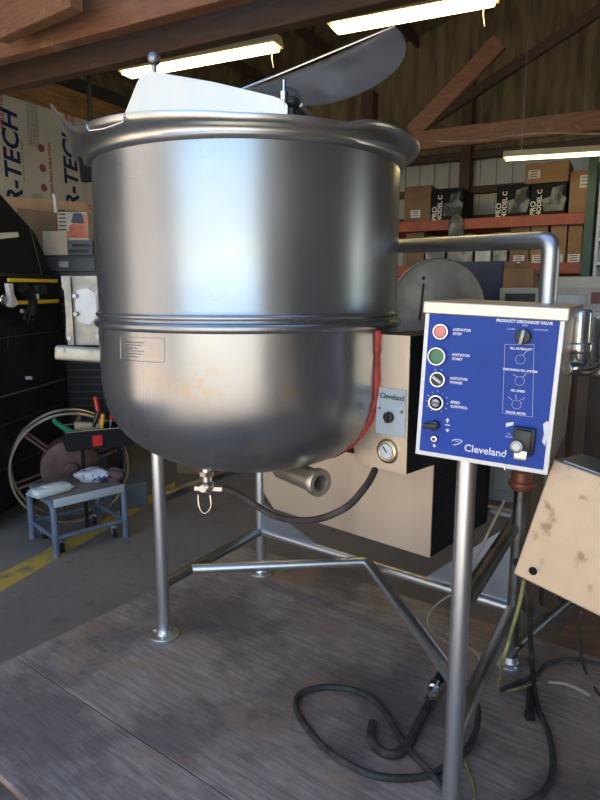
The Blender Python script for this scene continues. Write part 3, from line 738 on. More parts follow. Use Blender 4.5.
# chrome filter bowls and tap on the right-hand side of the box
sO = CO+cdv*(CW+.012)
bm = NB()
c = P(578, 342, 1.72); cyl(bm, c+Vector((0, 0, .09)), c-Vector((0, 0, .08)), .032, n=28, bev=.01); cyl(bm, c-Vector((0, 0, .0)), c-Vector((0, 0, .03)), .040, n=28, bev=.006)
c2 = P(604, 345, 1.78); cyl(bm, c2+Vector((0, 0, .08)), c2-Vector((0, 0, .09)), .034, n=28, bev=.01)
c3 = P(571, 368, 1.60); cyl(bm, c3+Vector((-.022, -.02, 0)), c3+Vector((.03, .02, 0)), .017, n=24, bev=.003)
obj('water_filter', bm, M('clear_chrome', (.5, .52, .55), .15, .9, var=.2, scale=20), K)
bm = NB(); tube(bm, [P(574, 370, 1.6), P(585, 372, 1.62), P(600, 366, 1.68), P(616, 358, 1.7)], .010, 10, smooth=5); obj('tap_arm', bm, M('tarnished_brass', (.30, .27, .22), .4, 1, var=.2), K)
# red valve on the rear leg below the box
bm = NB(); c = P(522, 478, 2.2); cyl(bm, c+Vector((0, 0, .03)), c-Vector((0, 0, .045)), .038, n=24, bev=.008); cyl(bm, c+Vector((0, 0, -.01)), c-Vector((0, 0, .03)), .048, n=24, bev=.006); obj('union_nut', bm, M('rusty_brass', (.36, .13, .08), .45, .4, var=.2, scale=15), K)
bm = NB(); cyl(bm, c+Vector((.0, 0, .1)), c-Vector((0.0, 0, .42)), .024); obj('riser_pipe', bm, DPIPE, K)

# tilted enclosure at the right
Q = [P(553, 459, 1.50), P(513, 574, 1.50), None]
best = None
for i in range(200):
    q = P(600, 617, 1.1+i*.003); d = abs((q-Q[1]).normalized().dot((Q[0]-Q[1]).normalized()))
    if best is None or d < best: best = d; Q[2] = q
print('ENC', best, Q[2])
ex = (Q[2]-Q[1]).normalized(); ey = (Q[0]-Q[1]); ey = (ey-ex*ey.dot(ex)).normalized(); en = ex.cross(ey)
if en.y > 0: en = -en
mq = frame(Q[1], ex, ey); s_ = 1 if (mq.to_3x3() @ Vector((0, 0, 1))).dot(en) > 0 else -1
LX = .46; LY = (Q[0]-Q[1]).length
bm = NB(); box(bm, (0, 0, -s_*.30), (LX, LY, 0), mq, bev=.004)
en_ = obj('side_enclosure', bm, TANSHEET, K, smooth=False); lab(en_, 'tilted stained steel box with a round hole')
bm = NB(); c = on_face(533, 571, Q[1], en, .0); cyl(bm, c, c+en*.0015, .0105, n=24); obj('knockout_hole', bm, M('hole_dark', (.003, .003, .003), .9), en_)
bm = NB(); box(bm, (.02, LY-.002, -s_*.28), (LX-.02, LY+.004, -s_*.02), mq); lab(obj('enclosure_top', bm, DSTEEL, en_, smooth=False), 'dull grey top face')
bm = NB(); box(bm, (.12, LY*.3, -s_*.28), (.17, LY*.3+.05, -s_*.62), mq); obj('mounting_arm', bm, DPIPE, K)

# ---------------------------------------------------------------- hoses and cords on the deck
def cord(name, pts, r, mat, label, cat='cable', sm=10):
    bm = NB(); tube(bm, pts, r, 10, smooth=sm); return tag(obj(name, bm, mat), label, cat)
g = lambda x, y, r=.011: G(x, y, r)
t = thing('power_cord', 'thick black cord looping across the plywood left of the front leg', 'cord', g(380, 760, 0))  # power cord, kept as its own object
bm = NB()
pts = [g(463, 812), g(430, 772), g(405, 745), g(385, 712), g(362, 693), g(330, 687), g(303, 692), g(296, 705), g(305, 725), g(330, 752), g(370, 774), g(410, 778), g(440, 770), g(470, 745, .02), g(478, 710, .04), g(466, 690, .05)]
tube(bm, pts, .0115, 12, smooth=8); obj('cord_sheath', bm, CORD, t)
t = thing('conduit_hose', 'short stiff hose with a clamped end, hooked on the plywood beside the front leg', 'hose', g(400, 740, 0))
bm = NB(); tube(bm, [g(373, 723, .016), g(371, 738, .016), g(380, 750, .016), g(395, 754, .016), g(408, 744, .016), g(420, 720, .016), g(429, 703, .018)], .0155, 14, smooth=8); obj('hose_body', bm, HOSE, t)
bm = NB(); q = g(430, 700, .022); q2 = g(434, 690, .028); cyl(bm, q, q2, .023, n=8); cyl(bm, q2, q2+(q2-q)*.5, .027, n=16); box(bm, (-.012, -.008, -.008), (.014, .008, .008), Matrix.Translation(q+Vector((.005, -.01, .02)))); obj('hose_clamp', bm, CHROME, t)
bm = NB(); tube(bm, [q2, g(440, 678, .04), g(446, 672, .06), g(462, 668, .09)], .019, 12, smooth=5); obj('cable_boot', bm, RUBBER, t)
cord('power_lead', [P(516, 560, 1.95), P(528, 600, 1.88), g(531, 650, .05), g(536, 700), g(549, 735), g(553, 765), g(545, 790), g(520, 806), g(480, 815)], .0105, CORD, 'long black lead curving down the right side of the plywood')
t = thing('plug', 'black moulded plug end lying on the plywood between the leads', 'plug', g(531, 705, 0))
bm = NB(); q = g(530, 716, .015); q2 = g(530, 688, .015); cyl(bm, q, q2, .016, .011, n=12, bev=.003); box(bm, (-.016, -.012, -.013), (.016, .02, .013), Matrix.Translation(q), bev=.004); obj('plug_body', bm, BLACKP, t)
bm = NB()
for dx in (-.007, .007): box(bm, (dx-.001, -.028, -.004), (dx+.001, -.01, .004), Matrix.Translation(q))
obj('prong', bm, CHROME, t)
cord('ground_wire', [P(463, 592, 2.1), g(447, 597, .38), g(430, 612, .3), g(430, 628, .2), g(448, 642, .12), g(470, 648, .08), g(479, 658, .03), g(476, 672, .02), g(468, 684, .01)], .0042, WIRE, 'thin tan wire looping behind the front leg', 'wire')
bm = NB(); tube(bm, [P(505, 500, 2.0), P(492, 525, 2.0), P(480, 550, 2.0), P(473, 560, 2.0)], .005, 8, smooth=5); obj('sensor_wire', bm, WIRE, K)
bm = NB(); tube(bm, [P(524, 580, 1.62), P(519, 605, 1.64), P(509, 640, 1.66), P(503, 662, 1.7), g(499, 690, .012), g(512, 690, .01), g(540, 683, .01)], .0055, 8, smooth=6); obj('yellow_wire', bm, YWIRE, K)
cord('air_hose', [g(548, 682, .008), g(565, 684, .008), g(580, 690, .008), g(590, 696, .008)], .0065, M('translucent_tube', (.45, .40, .30), .3), 'short pale tube with metal tip on the right of the plywood', 'tube')
cord('black_hose', [g(500, 690, .009), g(535, 675, .009), g(548, 663, .009), g(570, 659, .02), g(600, 664, .03)], .0075, CORD, 'thin black hose crossing behind the pale tube')
cord('loose_cable', [P(581, 612, 1.7), P(579, 640, 1.9), g(586, 672, .009), g(600, 695, .009), g(620, 705, .009)], .006, CORD, 'thin black cable dropping from under the tilted steel box')
cord('lower_wire', [g(462, 752, .006), g(468, 770, .006), g(473, 785, .006), g(474, 800, .006)], .005, YWIRE, 'short yellowish wire with white connector at the front leg foot', 'wire')
bm = NB(); cyl(bm, P(510, 650, 2.30), P(568, 600, 2.65), .024); obj('drain_pipe', bm, DPIPE, K)

# ---------------------------------------------------------------- light fixtures
def fixture(A, B, label, w_=.13):
    t = thing('fluorescent_light', label, 'ceiling light', A, 'fluorescent shop lights')
    m = frame(A, B-A, Vector((0, 0, 1)).cross(B-A)); L = (B-A).length
    bm = NB(); prism(bm, [(-w_/2, .0), (w_/2, .0), (w_/2, .015), (w_*.28, .055), (-w_*.28, .055), (-w_/2, .015)], L, m @ Matrix(((0, 0, 1, 0), (1, 0, 0, 0), (0, 1, 0, 0), (0, 0, 0, 1))))
    obj('housing', bm, LAMPH, t, smooth=False)
    bm = NB(); box(bm, (.02, -w_*.42, -.022), (L-.02, w_*.42, -.0005), m, bev=.01); obj('diffuser', bm, LAMP, t)
    bm = NB(); q = m @ Vector((L-.08, w_*.45, 0)); tube(bm, [q, q+Vector((0, 0, -.05)), q+Vector((.01, 0, -.10))], .003, 6); obj('pull_chain', bm, WHITE, t)
    for xx in (.15, L-.15):
        bm = NB(); q = m @ Vector((xx, 0, .05)); cyl(bm, q, q+Vector((0, 0, roofz(q.dot(E1))-.1-q.z)), .003, n=6); obj('hanger_wire', bm, DSTEEL, t)
def PZ(px, py, z): r = ray(px, py); return CAM+r*((z-EYE)/r.z)
fixture(PZ(124, 74, 2.98), PZ(279, 45, 2.98), 'lit fluorescent strip light above the kettle ball knob')
fixture(PZ(331, 28, 2.98), PZ(498, -3, 2.98), 'lit fluorescent strip light above the raised lid, cut by the top edge', .15)
fixture(PZ(503, 158, 2.66), PZ(640, 150, 2.66), 'lit fluorescent strip light over the storage rack', .08)
bm = NB(); tube(bm, [PB(425, 141, 5.9), PB(470, 141, 5.9), PB(510, 136, 5.9), PB(545, 133, 5.9), PB(600, 134, 5.9)], .008, 6, smooth=6)
tag(obj('light_cable', bm, WIRE), 'thin pale cable strung along the far beam', 'cable')

# ---------------------------------------------------------------- storage rack (right background)
RB = 6.9; zU = PB(500, 217, RB).z; zL = PB(500, 264, RB).z; RD = .75
t = thing('storage_rack', 'orange-beamed storage rack along the back wall behind the guard pipe', 'rack', AB(-2, RB, ZF))
aR = PB(584, 230, RB).dot(E1); aL = aR-2.75
for (nm, z) in (('upper_beam', zU), ('lower_beam', zL)):
    bm = NB(); box(bm, (aL, RB-.03, z-.11), (aR, RB+.02, z), MB, bev=.004, seg=1); box(bm, (aL, RB+RD-.03, z-.11), (aR, RB+RD, z), MB); obj(nm, bm, ORANGE, t, smooth=False)
    bm = NB(); box(bm, (aL, RB+.02, z-.02), (aR, RB+RD-.03, z-.001), MB); obj('shelf_deck', bm, TIMD, t, smooth=False)
for a_ in (aR+.04, aL-.04):
    for bb_ in (RB, RB+RD-.04):
        bm = NB(); box(bm, (a_-.04, bb_-.03, ZF), (a_+.04, bb_+.03, 2.85), MB)
        for k in range(50): box(bm, (a_-.012, bb_-.034, .0+k*.055), (a_+.012, bb_-.029, .03+k*.055), MB)
        obj('upright', bm, TEAL, t, smooth=False)
zLL = .9
bm = NB(); box(bm, (aL, RB+.0, zLL-.05), (aR, RB+RD-.03, zLL), MB); lab(obj('bottom_shelf', bm, TIMD, t, smooth=False), 'dark bottom shelf')

def pbox(name, px0, px1, py0, zbase, b, depth, mat, label, cat, group=None, extra=None, flap=False, lean=0):
    a0 = PB(px0, (py0+217)/2, b).dot(E1); a1 = PB(px1, (py0+217)/2, b).dot(E1); z1 = PB((px0+px1)/2, py0, b).z
    t = thing(name, label, cat, AB((a0+a1)/2, b+depth/2, zbase), group)
    bm = NB(); box(bm, (a0+.003, b, zbase), (a1-.003, b+depth, z1), MB, bev=.004, seg=1); obj('carton', bm, mat, t, smooth=False)
    if extra: extra(t, a0, a1, zbase, z1, b)
    return t
def ship_label(fx=.3, fz=.2, w_=.11, h_=.08):
    def f(t, a0, a1, z0, z1, b):
        bm = NB(); ac = a0+(a1-a0)*fx; zc = z0+(z1-z0)*fz; box(bm, (ac-w_/2, b-.002, zc-h_/2), (ac+w_/2, b-.0003, zc+h_/2), MB); lb = obj('shipping_label', bm, WHITE, t, smooth=False)
        bm = NB()
        for k in range(3): box(bm, (ac-w_*.35, b-.0028, zc-h_*.3+k*h_*.28), (ac+w_*.3, b-.0021, zc-h_*.3+k*h_*.28+.008), MB)
        obj('printed_lines', bm, BLACKP, lb, smooth=False)
    return f
def procart(t, a0, a1, z0, z1, b):
    W_ = a1-a0; H_ = z1-z0; fr = lambda x, z: frame(AB(a0+W_*x, b-.002, z0+H_*z), (0, 0, 1), -E1)
    bm = NB(); text(bm, 'PRO', H_*.24, fr(.10, .22), bold=.002, align='CENTER'); text(bm, 'MODEL C', H_*.20, fr(.27, .38), bold=.002); obj('lettering', bm, WHITE, t, smooth=False)
    bm = NB(); m = frame(AB(a0+W_*.66, b-.001, z0+H_*.5), E1, (0, 0, 1))
    prism(bm, [(-.09, -.12), (.09, -.12), (.12, .0), (.07, .04), (.09, .13), (-.02, .10), (-.03, .02), (-.11, .0)], .001, m)
    lab(obj('printed_picture', bm, M('grey_picture', (.04, .045, .04), .5, scale=9, col2=(.26, .27, .25), thr=(.42, .6)), t, smooth=False), 'grey printed product picture')
BOXB = M('black_printed_carton', (.010, .011, .010), .5, spec=.15, var=.2)
pbox('carton_box', 404, 431, 186, zU, RB, .5, CARD2, 'brown carton with white label at the left end of the upper rack shelf', 'box', 'cartons on the rack', ship_label(.45, .22))
pbox('black_carton', 432, 463, 189, zU, RB, .5, BOXB, 'black printed carton standing alone right of the leftmost brown carton', 'box', 'black printed cartons', procart)
pbox('black_carton', 496, 529.5, 185, zU, RB, .5, BOXB, 'black printed carton, left of the touching pair under the strip light', 'box', 'black printed cartons', procart)
t2 = pbox('black_carton', 530, 566, 183, zU, RB, .5, BOXB, 'black printed carton, right of the touching pair under the strip light', 'box', 'black printed cartons', procart)
zz1 = PB(513, 185, RB).z
zz1 = max(zz1, PB(548, 183, RB).z)
pbox('carton_box', 524, 568, 162, zz1, RB+.01, .45, CARD, 'long brown carton lying on top of the two black cartons', 'box', 'cartons on the rack', ship_label(.22, .45))
pbox('carton_box', 569, 590, 171, zU, RB, .5, CARD, 'tall brown carton at the right end of the upper rack shelf', 'box', 'cartons on the rack', ship_label(.72, .75, .09, .12))
pbox('carton_box', 511, 531, 227, zL, RB+.02, .5, CARD2, 'first brown carton from the guard pipe on the lower rack shelf', 'box', 'cartons on the rack', ship_label(.5, .12))
for i, (x0, x1) in enumerate(((531.5, 549), (551, 568), (569, 584))):
    pbox('carton_box', x0, x1, 225, zL, RB+.02, .5, CARD, ['brown carton half hidden behind the vertical guard pipe', 'brown carton just right of the vertical guard pipe on the lower shelf', 'brown carton beside the green rack upright on the lower shelf'][i], 'box', 'cartons on the rack', ship_label(.5, .12))
BAGM = M('wrapped_goods', (.12, .12, .11), .3, scale=12, col2=(.34, .33, .30), thr=(.45, .6), bump=.4)
for i, (x0, x1, y0, mt_) in enumerate(((406, 425, 233, CARD2), (426, 446, 236, BAGM), (448, 474, 234, BAGM), (476, 492, 240, M('pale_trays', (.55, .55, .52), .35, var=.2)), (494, 509, 232, BAGM))):
    pbox('wrapped_bundle', x0, x1, y0, zL, RB+.03, .45, mt_, ['brown wrapped bundle at the far left of the lower rack shelf', 'dull plastic-wrapped bundle below the lone black carton', 'wide plastic-wrapped bundle in the middle of the lower shelf', 'pale stacked trays between the wrapped bundles', 'narrow plastic-wrapped bundle beside the lower shelf cartons'][i], 'bundle', 'wrapped goods on the lower shelf')
# hanging bag under upper beam
bm = NB(); sphere(bm, PB(456, 228, RB-.08), .11, scale=(.8, .5, 1.3)); tag(obj('plastic_bag', bm, BAGM), 'crumpled grey plastic bag hanging from the upper orange beam', 'bag')
# second shelf unit at the far right
b2 = 6.7; t = thing('wire_shelf', 'metal shelf unit cut by the right edge beside the green rack upright', 'shelf', AB(aR+.6, b2, ZF))
for py in (238, 262, 290):
    bm = NB(); z = PB(595, py, b2).z; box(bm, (aR+.12, b2, z-.03), (aR+1.3, b2+.5, z), MB); obj('shelf_board', bm, M('pale_shelf', (.5, .52, .50), .4, .4), t, smooth=False)
for a_ in (aR+.12, aR+1.28):
    bm = NB(); box(bm, (a_, b2, ZF), (a_+.03, b2+.03, 2.7), MB); box(bm, (a_, b2+.47, ZF), (a_+.03, b2+.5, 2.7), MB); obj('shelf_post', bm, DSTEEL, t, smooth=False)
z = PB(595, 238, b2).z
for i in range(3):
    bm = NB(); cyl(bm, AB(aR+.24+i*.15, b2+.15, z), AB(aR+.24+i*.15, b2+.15, z+.20+.03*i), .06, bev=.01); tag(obj('grey_canister', bm, DSTEEL), ['first canister from the green upright on the top wire shelf', 'second canister from the green upright on the top wire shelf', 'third canister from the green upright on the top wire shelf'][i], 'canister', 'canisters on the wire shelf')

# ---------------------------------------------------------------- mid-ground machines on the right
def bx(name, x0, x1, y0, y1, Y, depth, mat, label, cat, z0=None, parts=None):
    p0 = P(x0, y0, Y); p1 = P(x1, y0, Y); zb_ = P(x0, y1, Y).z if z0 is None else z0
    o = Vector((p0.x, Y, 0)); d = E1; n_ = E2
    W_ = (p1.x-p0.x)/1.0; m = frame(o, d, (0, 0, 1))     # local z = d × up -> towards camera
    t = thing(name, label, cat, (o.x, o.y, zb_))
    bm = NB(); box(bm, (0, zb_, -depth), (W_, p0.z, 0), m, bev=.006); obj('body', bm, mat, t, smooth=False)
    if parts: parts(t, m, W_, zb_, p0.z)
    return t
WA = M('appliance_white', (.42, .43, .43), .35, var=.1)
def oven(t, m, W_, z0, z1):
    bm = NB(); box(bm, (.04, z1-.10, 0), (W_*.35, z1-.04, .004), m); obj('button_panel', bm, BLACKP, t, smooth=False)
    bm = NB(); box(bm, (W_*.45, z1-.12, 0), (W_*.82, z1-.05, .006), m, bev=.002); obj('vent_grille', bm, DSTEEL, t, smooth=False)
    bm = NB(); box(bm, (W_*.86, z1-.11, 0), (W_*.98, z1-.03, .005), m); obj('side_badge', bm, M('maroon', (.16, .04, .06), .4), t, smooth=False)
    bm = NB(); box(bm, (.03, z0+.1, 0), (W_-.03, z1-.16, .02), m, bev=.004); obj('front_door', bm, DSTEEL, t, smooth=False)
ov = bx('worktop_appliance', 500, 597, 288, 0, 4.7, .55, WA, 'pale appliance with dark button strip behind the control box', 'appliance', z0=ZF, parts=oven)
ztp = P(500, 288, 4.7).z
p = P(506, 286, 4.75)
t = thing('open_carton', 'small open brown carton on top of the pale appliance', 'box', (p.x, p.y, ztp))
m = frame(Vector((P(503, 280, 4.85).x, 4.85, ztp)), E1, (0, 0, 1)); W_ = .22; hh = P(503, 269, 4.85).z-ztp
bm = NB(); box(bm, (0, 0, -.2), (W_, hh, 0), m, bev=.003); obj('carton', bm, CARD, t, smooth=False)
bm = NB(); box(bm, (0, hh, -.012), (W_*.42, hh+.055, -.006), m @ Matrix.Rotation(.0, 4, 'X')); prism(bm, [(W_*.3, hh), (W_*.9, hh), (W_*.72, hh+.075), (W_*.5, hh+.06)], .005, m @ Matrix.Translation((0, 0, -.1))); obj('carton_flap', bm, CARD2, t, smooth=False)
t = bx('white_tray_stack', 548, 640, 277, 0, 5.3, .5, WHITE, 'white panel stack behind the vertical guard pipe above the pale appliance', 'panels', z0=ZF)
t = bx('grey_cabinet', 560, 680, 340, 0, 3.4, .5, M('brown_dark', (.07, .05, .035), .6, var=.3), 'dark brown wooden crate behind the chrome filter', 'crate', z0=ZF)
for i in range(3):
    bm = NB(); q = P(545+i*19, 385, 2.95+.05*i); box(bm, (q.x-.028, q.y, ZF), (q.x+.028, q.y+.05, q.z+.25), None, bev=.003)
    tag(obj('wooden_post', bm, M('stake_wood', (.16, .11, .08), .6, var=.3, stretch=(1, 1, .2)), smooth=False), ['wooden post standing nearest the control box corner', 'middle wooden post under the tap arm', 'wooden post nearest the right edge under the tap arm'][i], 'post', 'wooden posts behind the control box')
# blue tarp covered stack
t = bx('tarp_covered_crate', 452, 502, 262, 0, 5.6, .8, M('navy_tarp', (.022, .035, .09), .45, scale=5, var=.35, bump=.8), 'stack covered by a navy tarp behind the round grey drum', 'crate', z0=ZF)
bm = NB(); q = P(468, 267, 5.55); box(bm, (-.07, -.03, 0), (.07, .03, .004), frame(q, E1, (0, 0, 1))); obj('paper_tag', bm, WHITE, t, smooth=False)
# round grey drum (end-on)
c = P(437, 305, 4.3); r_ = .31; n_ = Vector((-.10, -1, .05)).normalized()
t = thing('round_drum', 'large round grey drum lid seen end-on between kettle and control box', 'drum', (c.x, c.y, ZF))
bm = NB(); md = frame(c, n_.cross(Vector((0, 0, 1))), (0, 0, 1))
lathe(bm, [(0, .02), (r_*.5, .016), (r_*.93, .0), (r_, .004), (r_+.008, -.004), (r_, -.02), (r_-.01, -.5), (0, -.5)], md if (md.to_3x3() @ Vector((0, 0, 1))).dot(n_) > 0 else frame(c, -n_.cross(Vector((0, 0, 1))), (0, 0, 1)), 64); dr = obj('drum_shell', bm, M('drum_grey', (.23, .22, .21), .42, .7, scale=5, col2=(.33, .30, .26), thr=(.5, .62)), t, angle=50)
bm = NB(); q = c+n_*.03; tube(bm, [q+Vector((-.12, 0, -.10)), q+Vector((-.115, -.03, .0)), q+Vector((-.10, 0, .14))], .008, 8, smooth=5); sphere(bm, q+Vector((-.10, 0, .18)), .012); obj('drum_latch', bm, BLACKP, t)
bm = NB(); box(bm, (c.x-.3, c.y+.03, ZF), (c.x+.32, c.y+.5, c.z-r_+.03), None, bev=.005); box(bm, (c.x-.32, c.y+.0, c.z-r_-.01), (c.x+.34, c.y+.5, c.z-r_+.01), None); obj('drum_stand', bm, BLACKM, t, smooth=False)

# ---------------------------------------------------------------- left: black tool cabinet
FX = lambda Y: -1.48-.11*(3.9-Y)
td = Vector((.11, 1, 0)).normalized(); tn = Vector((1, -.11, 0)).normalized(); TO = Vector((FX(3.0), 3.0, 0))*1.3
mt2 = frame(TO, td, (0, 0, 1)); KC = lambda z: 1.5+(z-1.5)*1.3      # z = td × up = +x side
t = thing('tool_cabinet', 'tall black rolling tool cabinet with slanted hutch at the left edge', 'cabinet', (TO.x-.4, TO.y+.45, ZF))
bm = NB(); box(bm, (0, .0, -.75), (1.165, 1.60, 0), mt2, bev=.008); obj('cabinet_body', bm, BLACKM, t, smooth=False)
bm = NB(); box(bm, (-.01, 1.60, -.76), (1.17, 1.63, .012), mt2, bev=.004); obj('worktop', bm, BLACKG, t, smooth=False)
bm = NB(); prism(bm, [(0, 1.63), (1.066, 1.63), (.832, 1.93), (.286, 2.215), (0, 2.25)], -.6, mt2, 0); ht = obj('hutch', bm, BLACKM, t, smooth=False)
def tp_(px, py, off=.004): return on_face(px, py, TO, tn, off)
bm = NB(); tube(bm, [tp_(28, 220), tp_(35, 247), tp_(42, 275)], .004, 6); obj('hutch_edge', bm, DSTEEL, ht)
bm = NB(); prism(bm, [(mt2.inverted() @ tp_(x, y)).to_2d() for x, y in ((0, 233), (18, 232), (19, 237), (0, 239))], .004, mt2); lab(obj('name_badge', bm, WHITE, ht, smooth=False), 'white strip on the hutch')
bm = NB()
q = [(mt2.inverted() @ tp_(x, y)) for x, y in ((8, 325), (40, 322), (40, 344), (8, 348))]
tube(bm, [mt2 @ Vector((v.x, v.y, .004)) for v in q], .003, 6, closed=True); obj('drawer_recess', bm, BLACKG, t)
q = [(mt2.inverted() @ tp_(x, y)) for x, y in ((-30, 402), (66, 377))]
bm = NB(); cyl(bm, mt2 @ Vector((.02, KC(.965), .03)), mt2 @ Vector((1.08, KC(.965), .03)), .008, n=12); cyl(bm, mt2 @ Vector((1.05, KC(.965), 0)), mt2 @ Vector((1.05, KC(.965), .03)), .008); obj('drawer_handle', bm, DSTEEL, t)
for (px, py, rr, mm) in ((26, 378, .014, PALE), (21, 311, .016, WHITE)):
    bm = NB(); c = tp_(px, py, 0); cyl(bm, c, c+tn*(.045 if py > 350 else .02), rr, n=20, bev=.003); lab(obj('lock_knob', bm, mm, t), 'pale round knob')
for (y_, z_) in ((.14, 0), (1.02, 0)):
    bm = NB(); q = mt2 @ Vector((y_, 0, -.08)); q.z = ZF+.06; cyl(bm, q-tn*.02, q+tn*.02, .06, n=28, bev=.006); w_ = obj('caster_wheel', bm, RUBBER, t)
    bm = NB(); box(bm, (q.x-.03, q.y-.03, ZF+.07), (q.x+.03, q.y+.03, .0)); obj('caster_bracket', bm, DSTEEL, w_)
    bm = NB(); q = mt2 @ Vector((y_, 0, -.67)); q.z = ZF+.06; cyl(bm, q-tn*.02, q+tn*.02, .06, n=28, bev=.006); obj('caster_wheel', bm, RUBBER, t)
for k, zz_ in enumerate((.30, .60, 1.19)):
    bm = NB(); box(bm, (.02, zz_, 0), (1.1, zz_+.004, .003), mt2); obj('drawer_gap', bm, DSTEEL, t, smooth=False)
# yellow clamp with gloves
t = thing('yellow_clamp_rack', 'yellow two-bar clamp with white grips fixed on the black cabinet', 'clamp', tp_(25, 300, .05))
for (pa_, pb_) in (((8, 280), (57, 281)), ((14, 303), (58, 301))):
    bm = NB(); A_ = tp_(*pa_, .055); B_ = tp_(*pb_, .055); m = frame(A_, B_-A_, (0, 0, 1)); box(bm, (0, -.013, -.008), ((B_-A_).length, .013, .008), m, bev=.003); obj('clamp_bar', bm, YEL, t)
bm = NB(); A_ = tp_(9, 303, .05); m = frame(A_, td, (0, 0, 1)); prism(bm, [(-.04, -.02), (.0, -.03), (.07, -.01), (.05, .02), (.02, .06), (.02, .13), (-.04, .13), (-.03, .05)], .03, m, .003); obj('white_grip', bm, WHITE, t); bm = NB(); box(bm, (.33, .02, .0), (.36, .06, .02), m); obj('white_clip', bm, WHITE, t)
bm = NB(); A_ = tp_(0, 300, .05); cyl(bm, A_-tn*.05, A_+tn*.03, .035, n=24, bev=.008); obj('end_cap', bm, CHROME, t)
bm = NB(); m = frame(tp_(42, 288, .045), td, (0, 0, 1)); box(bm, (-.10, -.05, -.045), (.04, .025, .02), m, bev=.01); lab(obj('clamp_screw', bm, BLACKP, t), 'dark clamp block between the bars')
t2 = thing('work_glove', 'black work glove hanging over the lower yellow bar', 'glove', tp_(30, 305, .06))
bm = NB(); q = lambda x, y, o: tp_(x, y, o)
tube(bm, [q(23, 288, .07), q(30, 296, .075), q(33, 306, .08), q(30, 317, .075)], lambda s: .040-.012*s, 14, smooth=5)
for k, (x, y) in enumerate(((24, 320), (28, 324), (32, 322), (36, 316))): tube(bm, [q(29+k, 308, .08), q(x+1, y-6, .08), q(x, y, .08)], .012, 8, smooth=3)
obj('glove_shell', bm, RUBBER, t2)

# grey drawer stack behind, with boxes on it
SX = FX(3.9); DSY = 5.1; zS = P(78, 255, DSY).z
t = thing('drawer_stack', 'dark ribbed drawer stack behind the black cabinet, left of the kettle', 'cabinet', (-1.75, 5.35, ZF))
xr = P(99, 300, DSY).x
bm = NB(); box(bm, (xr-.95, 5.1, ZF), (xr, 5.7, zS), None, bev=.006); obj('case', bm, M('charcoal_case', (.035, .036, .042), .4, var=.2), t, smooth=False)
for k in range(22):
    z = .15+k*.06; bm = NB(); box(bm, (xr-.93, 5.082, z), (xr-.01, 5.1, z+.048), None, bev=.005)
    dw = obj('drawer_front', bm, BLACKM, t, smooth=False)
bm = NB(); box(bm, (xr-.93, 5.078, zS-.13), (xr-.01, 5.1, zS-.02), None, bev=.005); td_ = obj('top_drawer', bm, M('slate_plastic', (.06, .063, .078), .4, var=.15), t, smooth=False)
bm = NB(); box(bm, (xr-.30, 5.07, zS-.10), (xr-.22, 5.079, zS-.05), None, bev=.004); obj('drawer_latch', bm, DSTEEL, td_, smooth=False)
def sb(name, x0, x1, y0, Y, dep, mat, label, cat, parts=None, z0=None, rz=0):
    A_ = P(x0, y0, Y); B_ = P(x1, y0, Y); z0_ = zS if z0 is None else z0
    t = thing(name, label, cat, ((A_.x+B_.x)/2, Y+dep/2, z0_)); bm = NB(); box(bm, (A_.x, Y, z0_), (B_.x, Y+dep, A_.z), None, bev=.003, seg=1); obj('body', bm, mat, t, smooth=False)
    if parts: parts(t, A_.x, B_.x, z0_, A_.z, Y)
    return t
sb('white_carton', 42, 66, 231, 5.13, .2, M('cream_card', (.55, .48, .38), .6, var=.08), 'cream square carton on the left of the drawer stack top', 'box')
def redart(t, x0, x1, z0, z1, Y):
    bm = NB(); prism(bm, [(x0+(x1-x0)*a_, z0+(z1-z0)*b_) for a_, b_ in ((.35, .1), (.98, .08), (.98, .9), (.6, .95), (.5, .6), (.38, .5))], .002, frame((0, Y-.0005, 0), (1, 0, 0), (0, 0, 1))); obj('red_artwork', bm, M('red_art', (.50, .10, .06), .5, scale=14, col2=(.62, .25, .16)), t, smooth=False)
    bm = NB(); prism(bm, [(x0+(x1-x0)*a_, z0+(z1-z0)*b_) for a_, b_ in ((.45, .62), (.9, .6), (.82, .96), (.55, .96))], .002, frame((0, Y-.003, 0), (1, 0, 0), (0, 0, 1))); obj('blue_artwork', bm, M('blue_art', (.05, .07, .12), .5), t, smooth=False)
    bm = NB()
    for k in range(7): box(bm, (x0+.01, Y-.002, z0+.05+k*.03), (x0+(x1-x0)*.28, Y-.0005, z0+.06+k*.03))
    obj('printed_lines', bm, BLACKP, t, smooth=False)
def greyp(t, x0, x1, z0, z1, Y):
    bm = NB(); box(bm, (x0+.02, Y-.008, z0+.02), (x1-.03, Y, z0+.045)); box(bm, (x0+.05, Y-.006, z0+.065), (x1-.02, Y, z0+.09)); obj('slot', bm, BLACKP, t, smooth=False)
g_ = sb('grey_device', 66, 92, 240, 5.14, .3, M('slate_device', (.10, .11, .14), .45, var=.2), 'slate grey device with slots at the right of the drawer stack top', 'device', greyp)
zG = P(66, 240, 5.14).z
sb('printed_carton', 57, 87, 212, 5.18, .22, M('light_carton', (.55, .50, .44), .55, var=.1), 'white carton with red and blue picture on the slate device', 'box', redart, z0=zG)
t = thing('cardboard_box', 'big open brown cardboard box behind the small cartons on the drawer stack', 'box', (-1.75, 5.55, zS))
A_ = P(28, 205, 5.44); B_ = P(95, 205, 5.44)
bm = NB(); box(bm, (A_.x-.1, 5.44, zS), (B_.x, 5.69, A_.z), None, bev=.003, seg=1); obj('carton', bm, CARD2, t, smooth=False)
bm = NB(); m = frame((0, 5.435, 0), (1, 0, 0), (0, 0, 1)); pt = lambda L_: [(P(x, y, 5.435).x, P(x, y, 5.435).z) for x, y in L_]
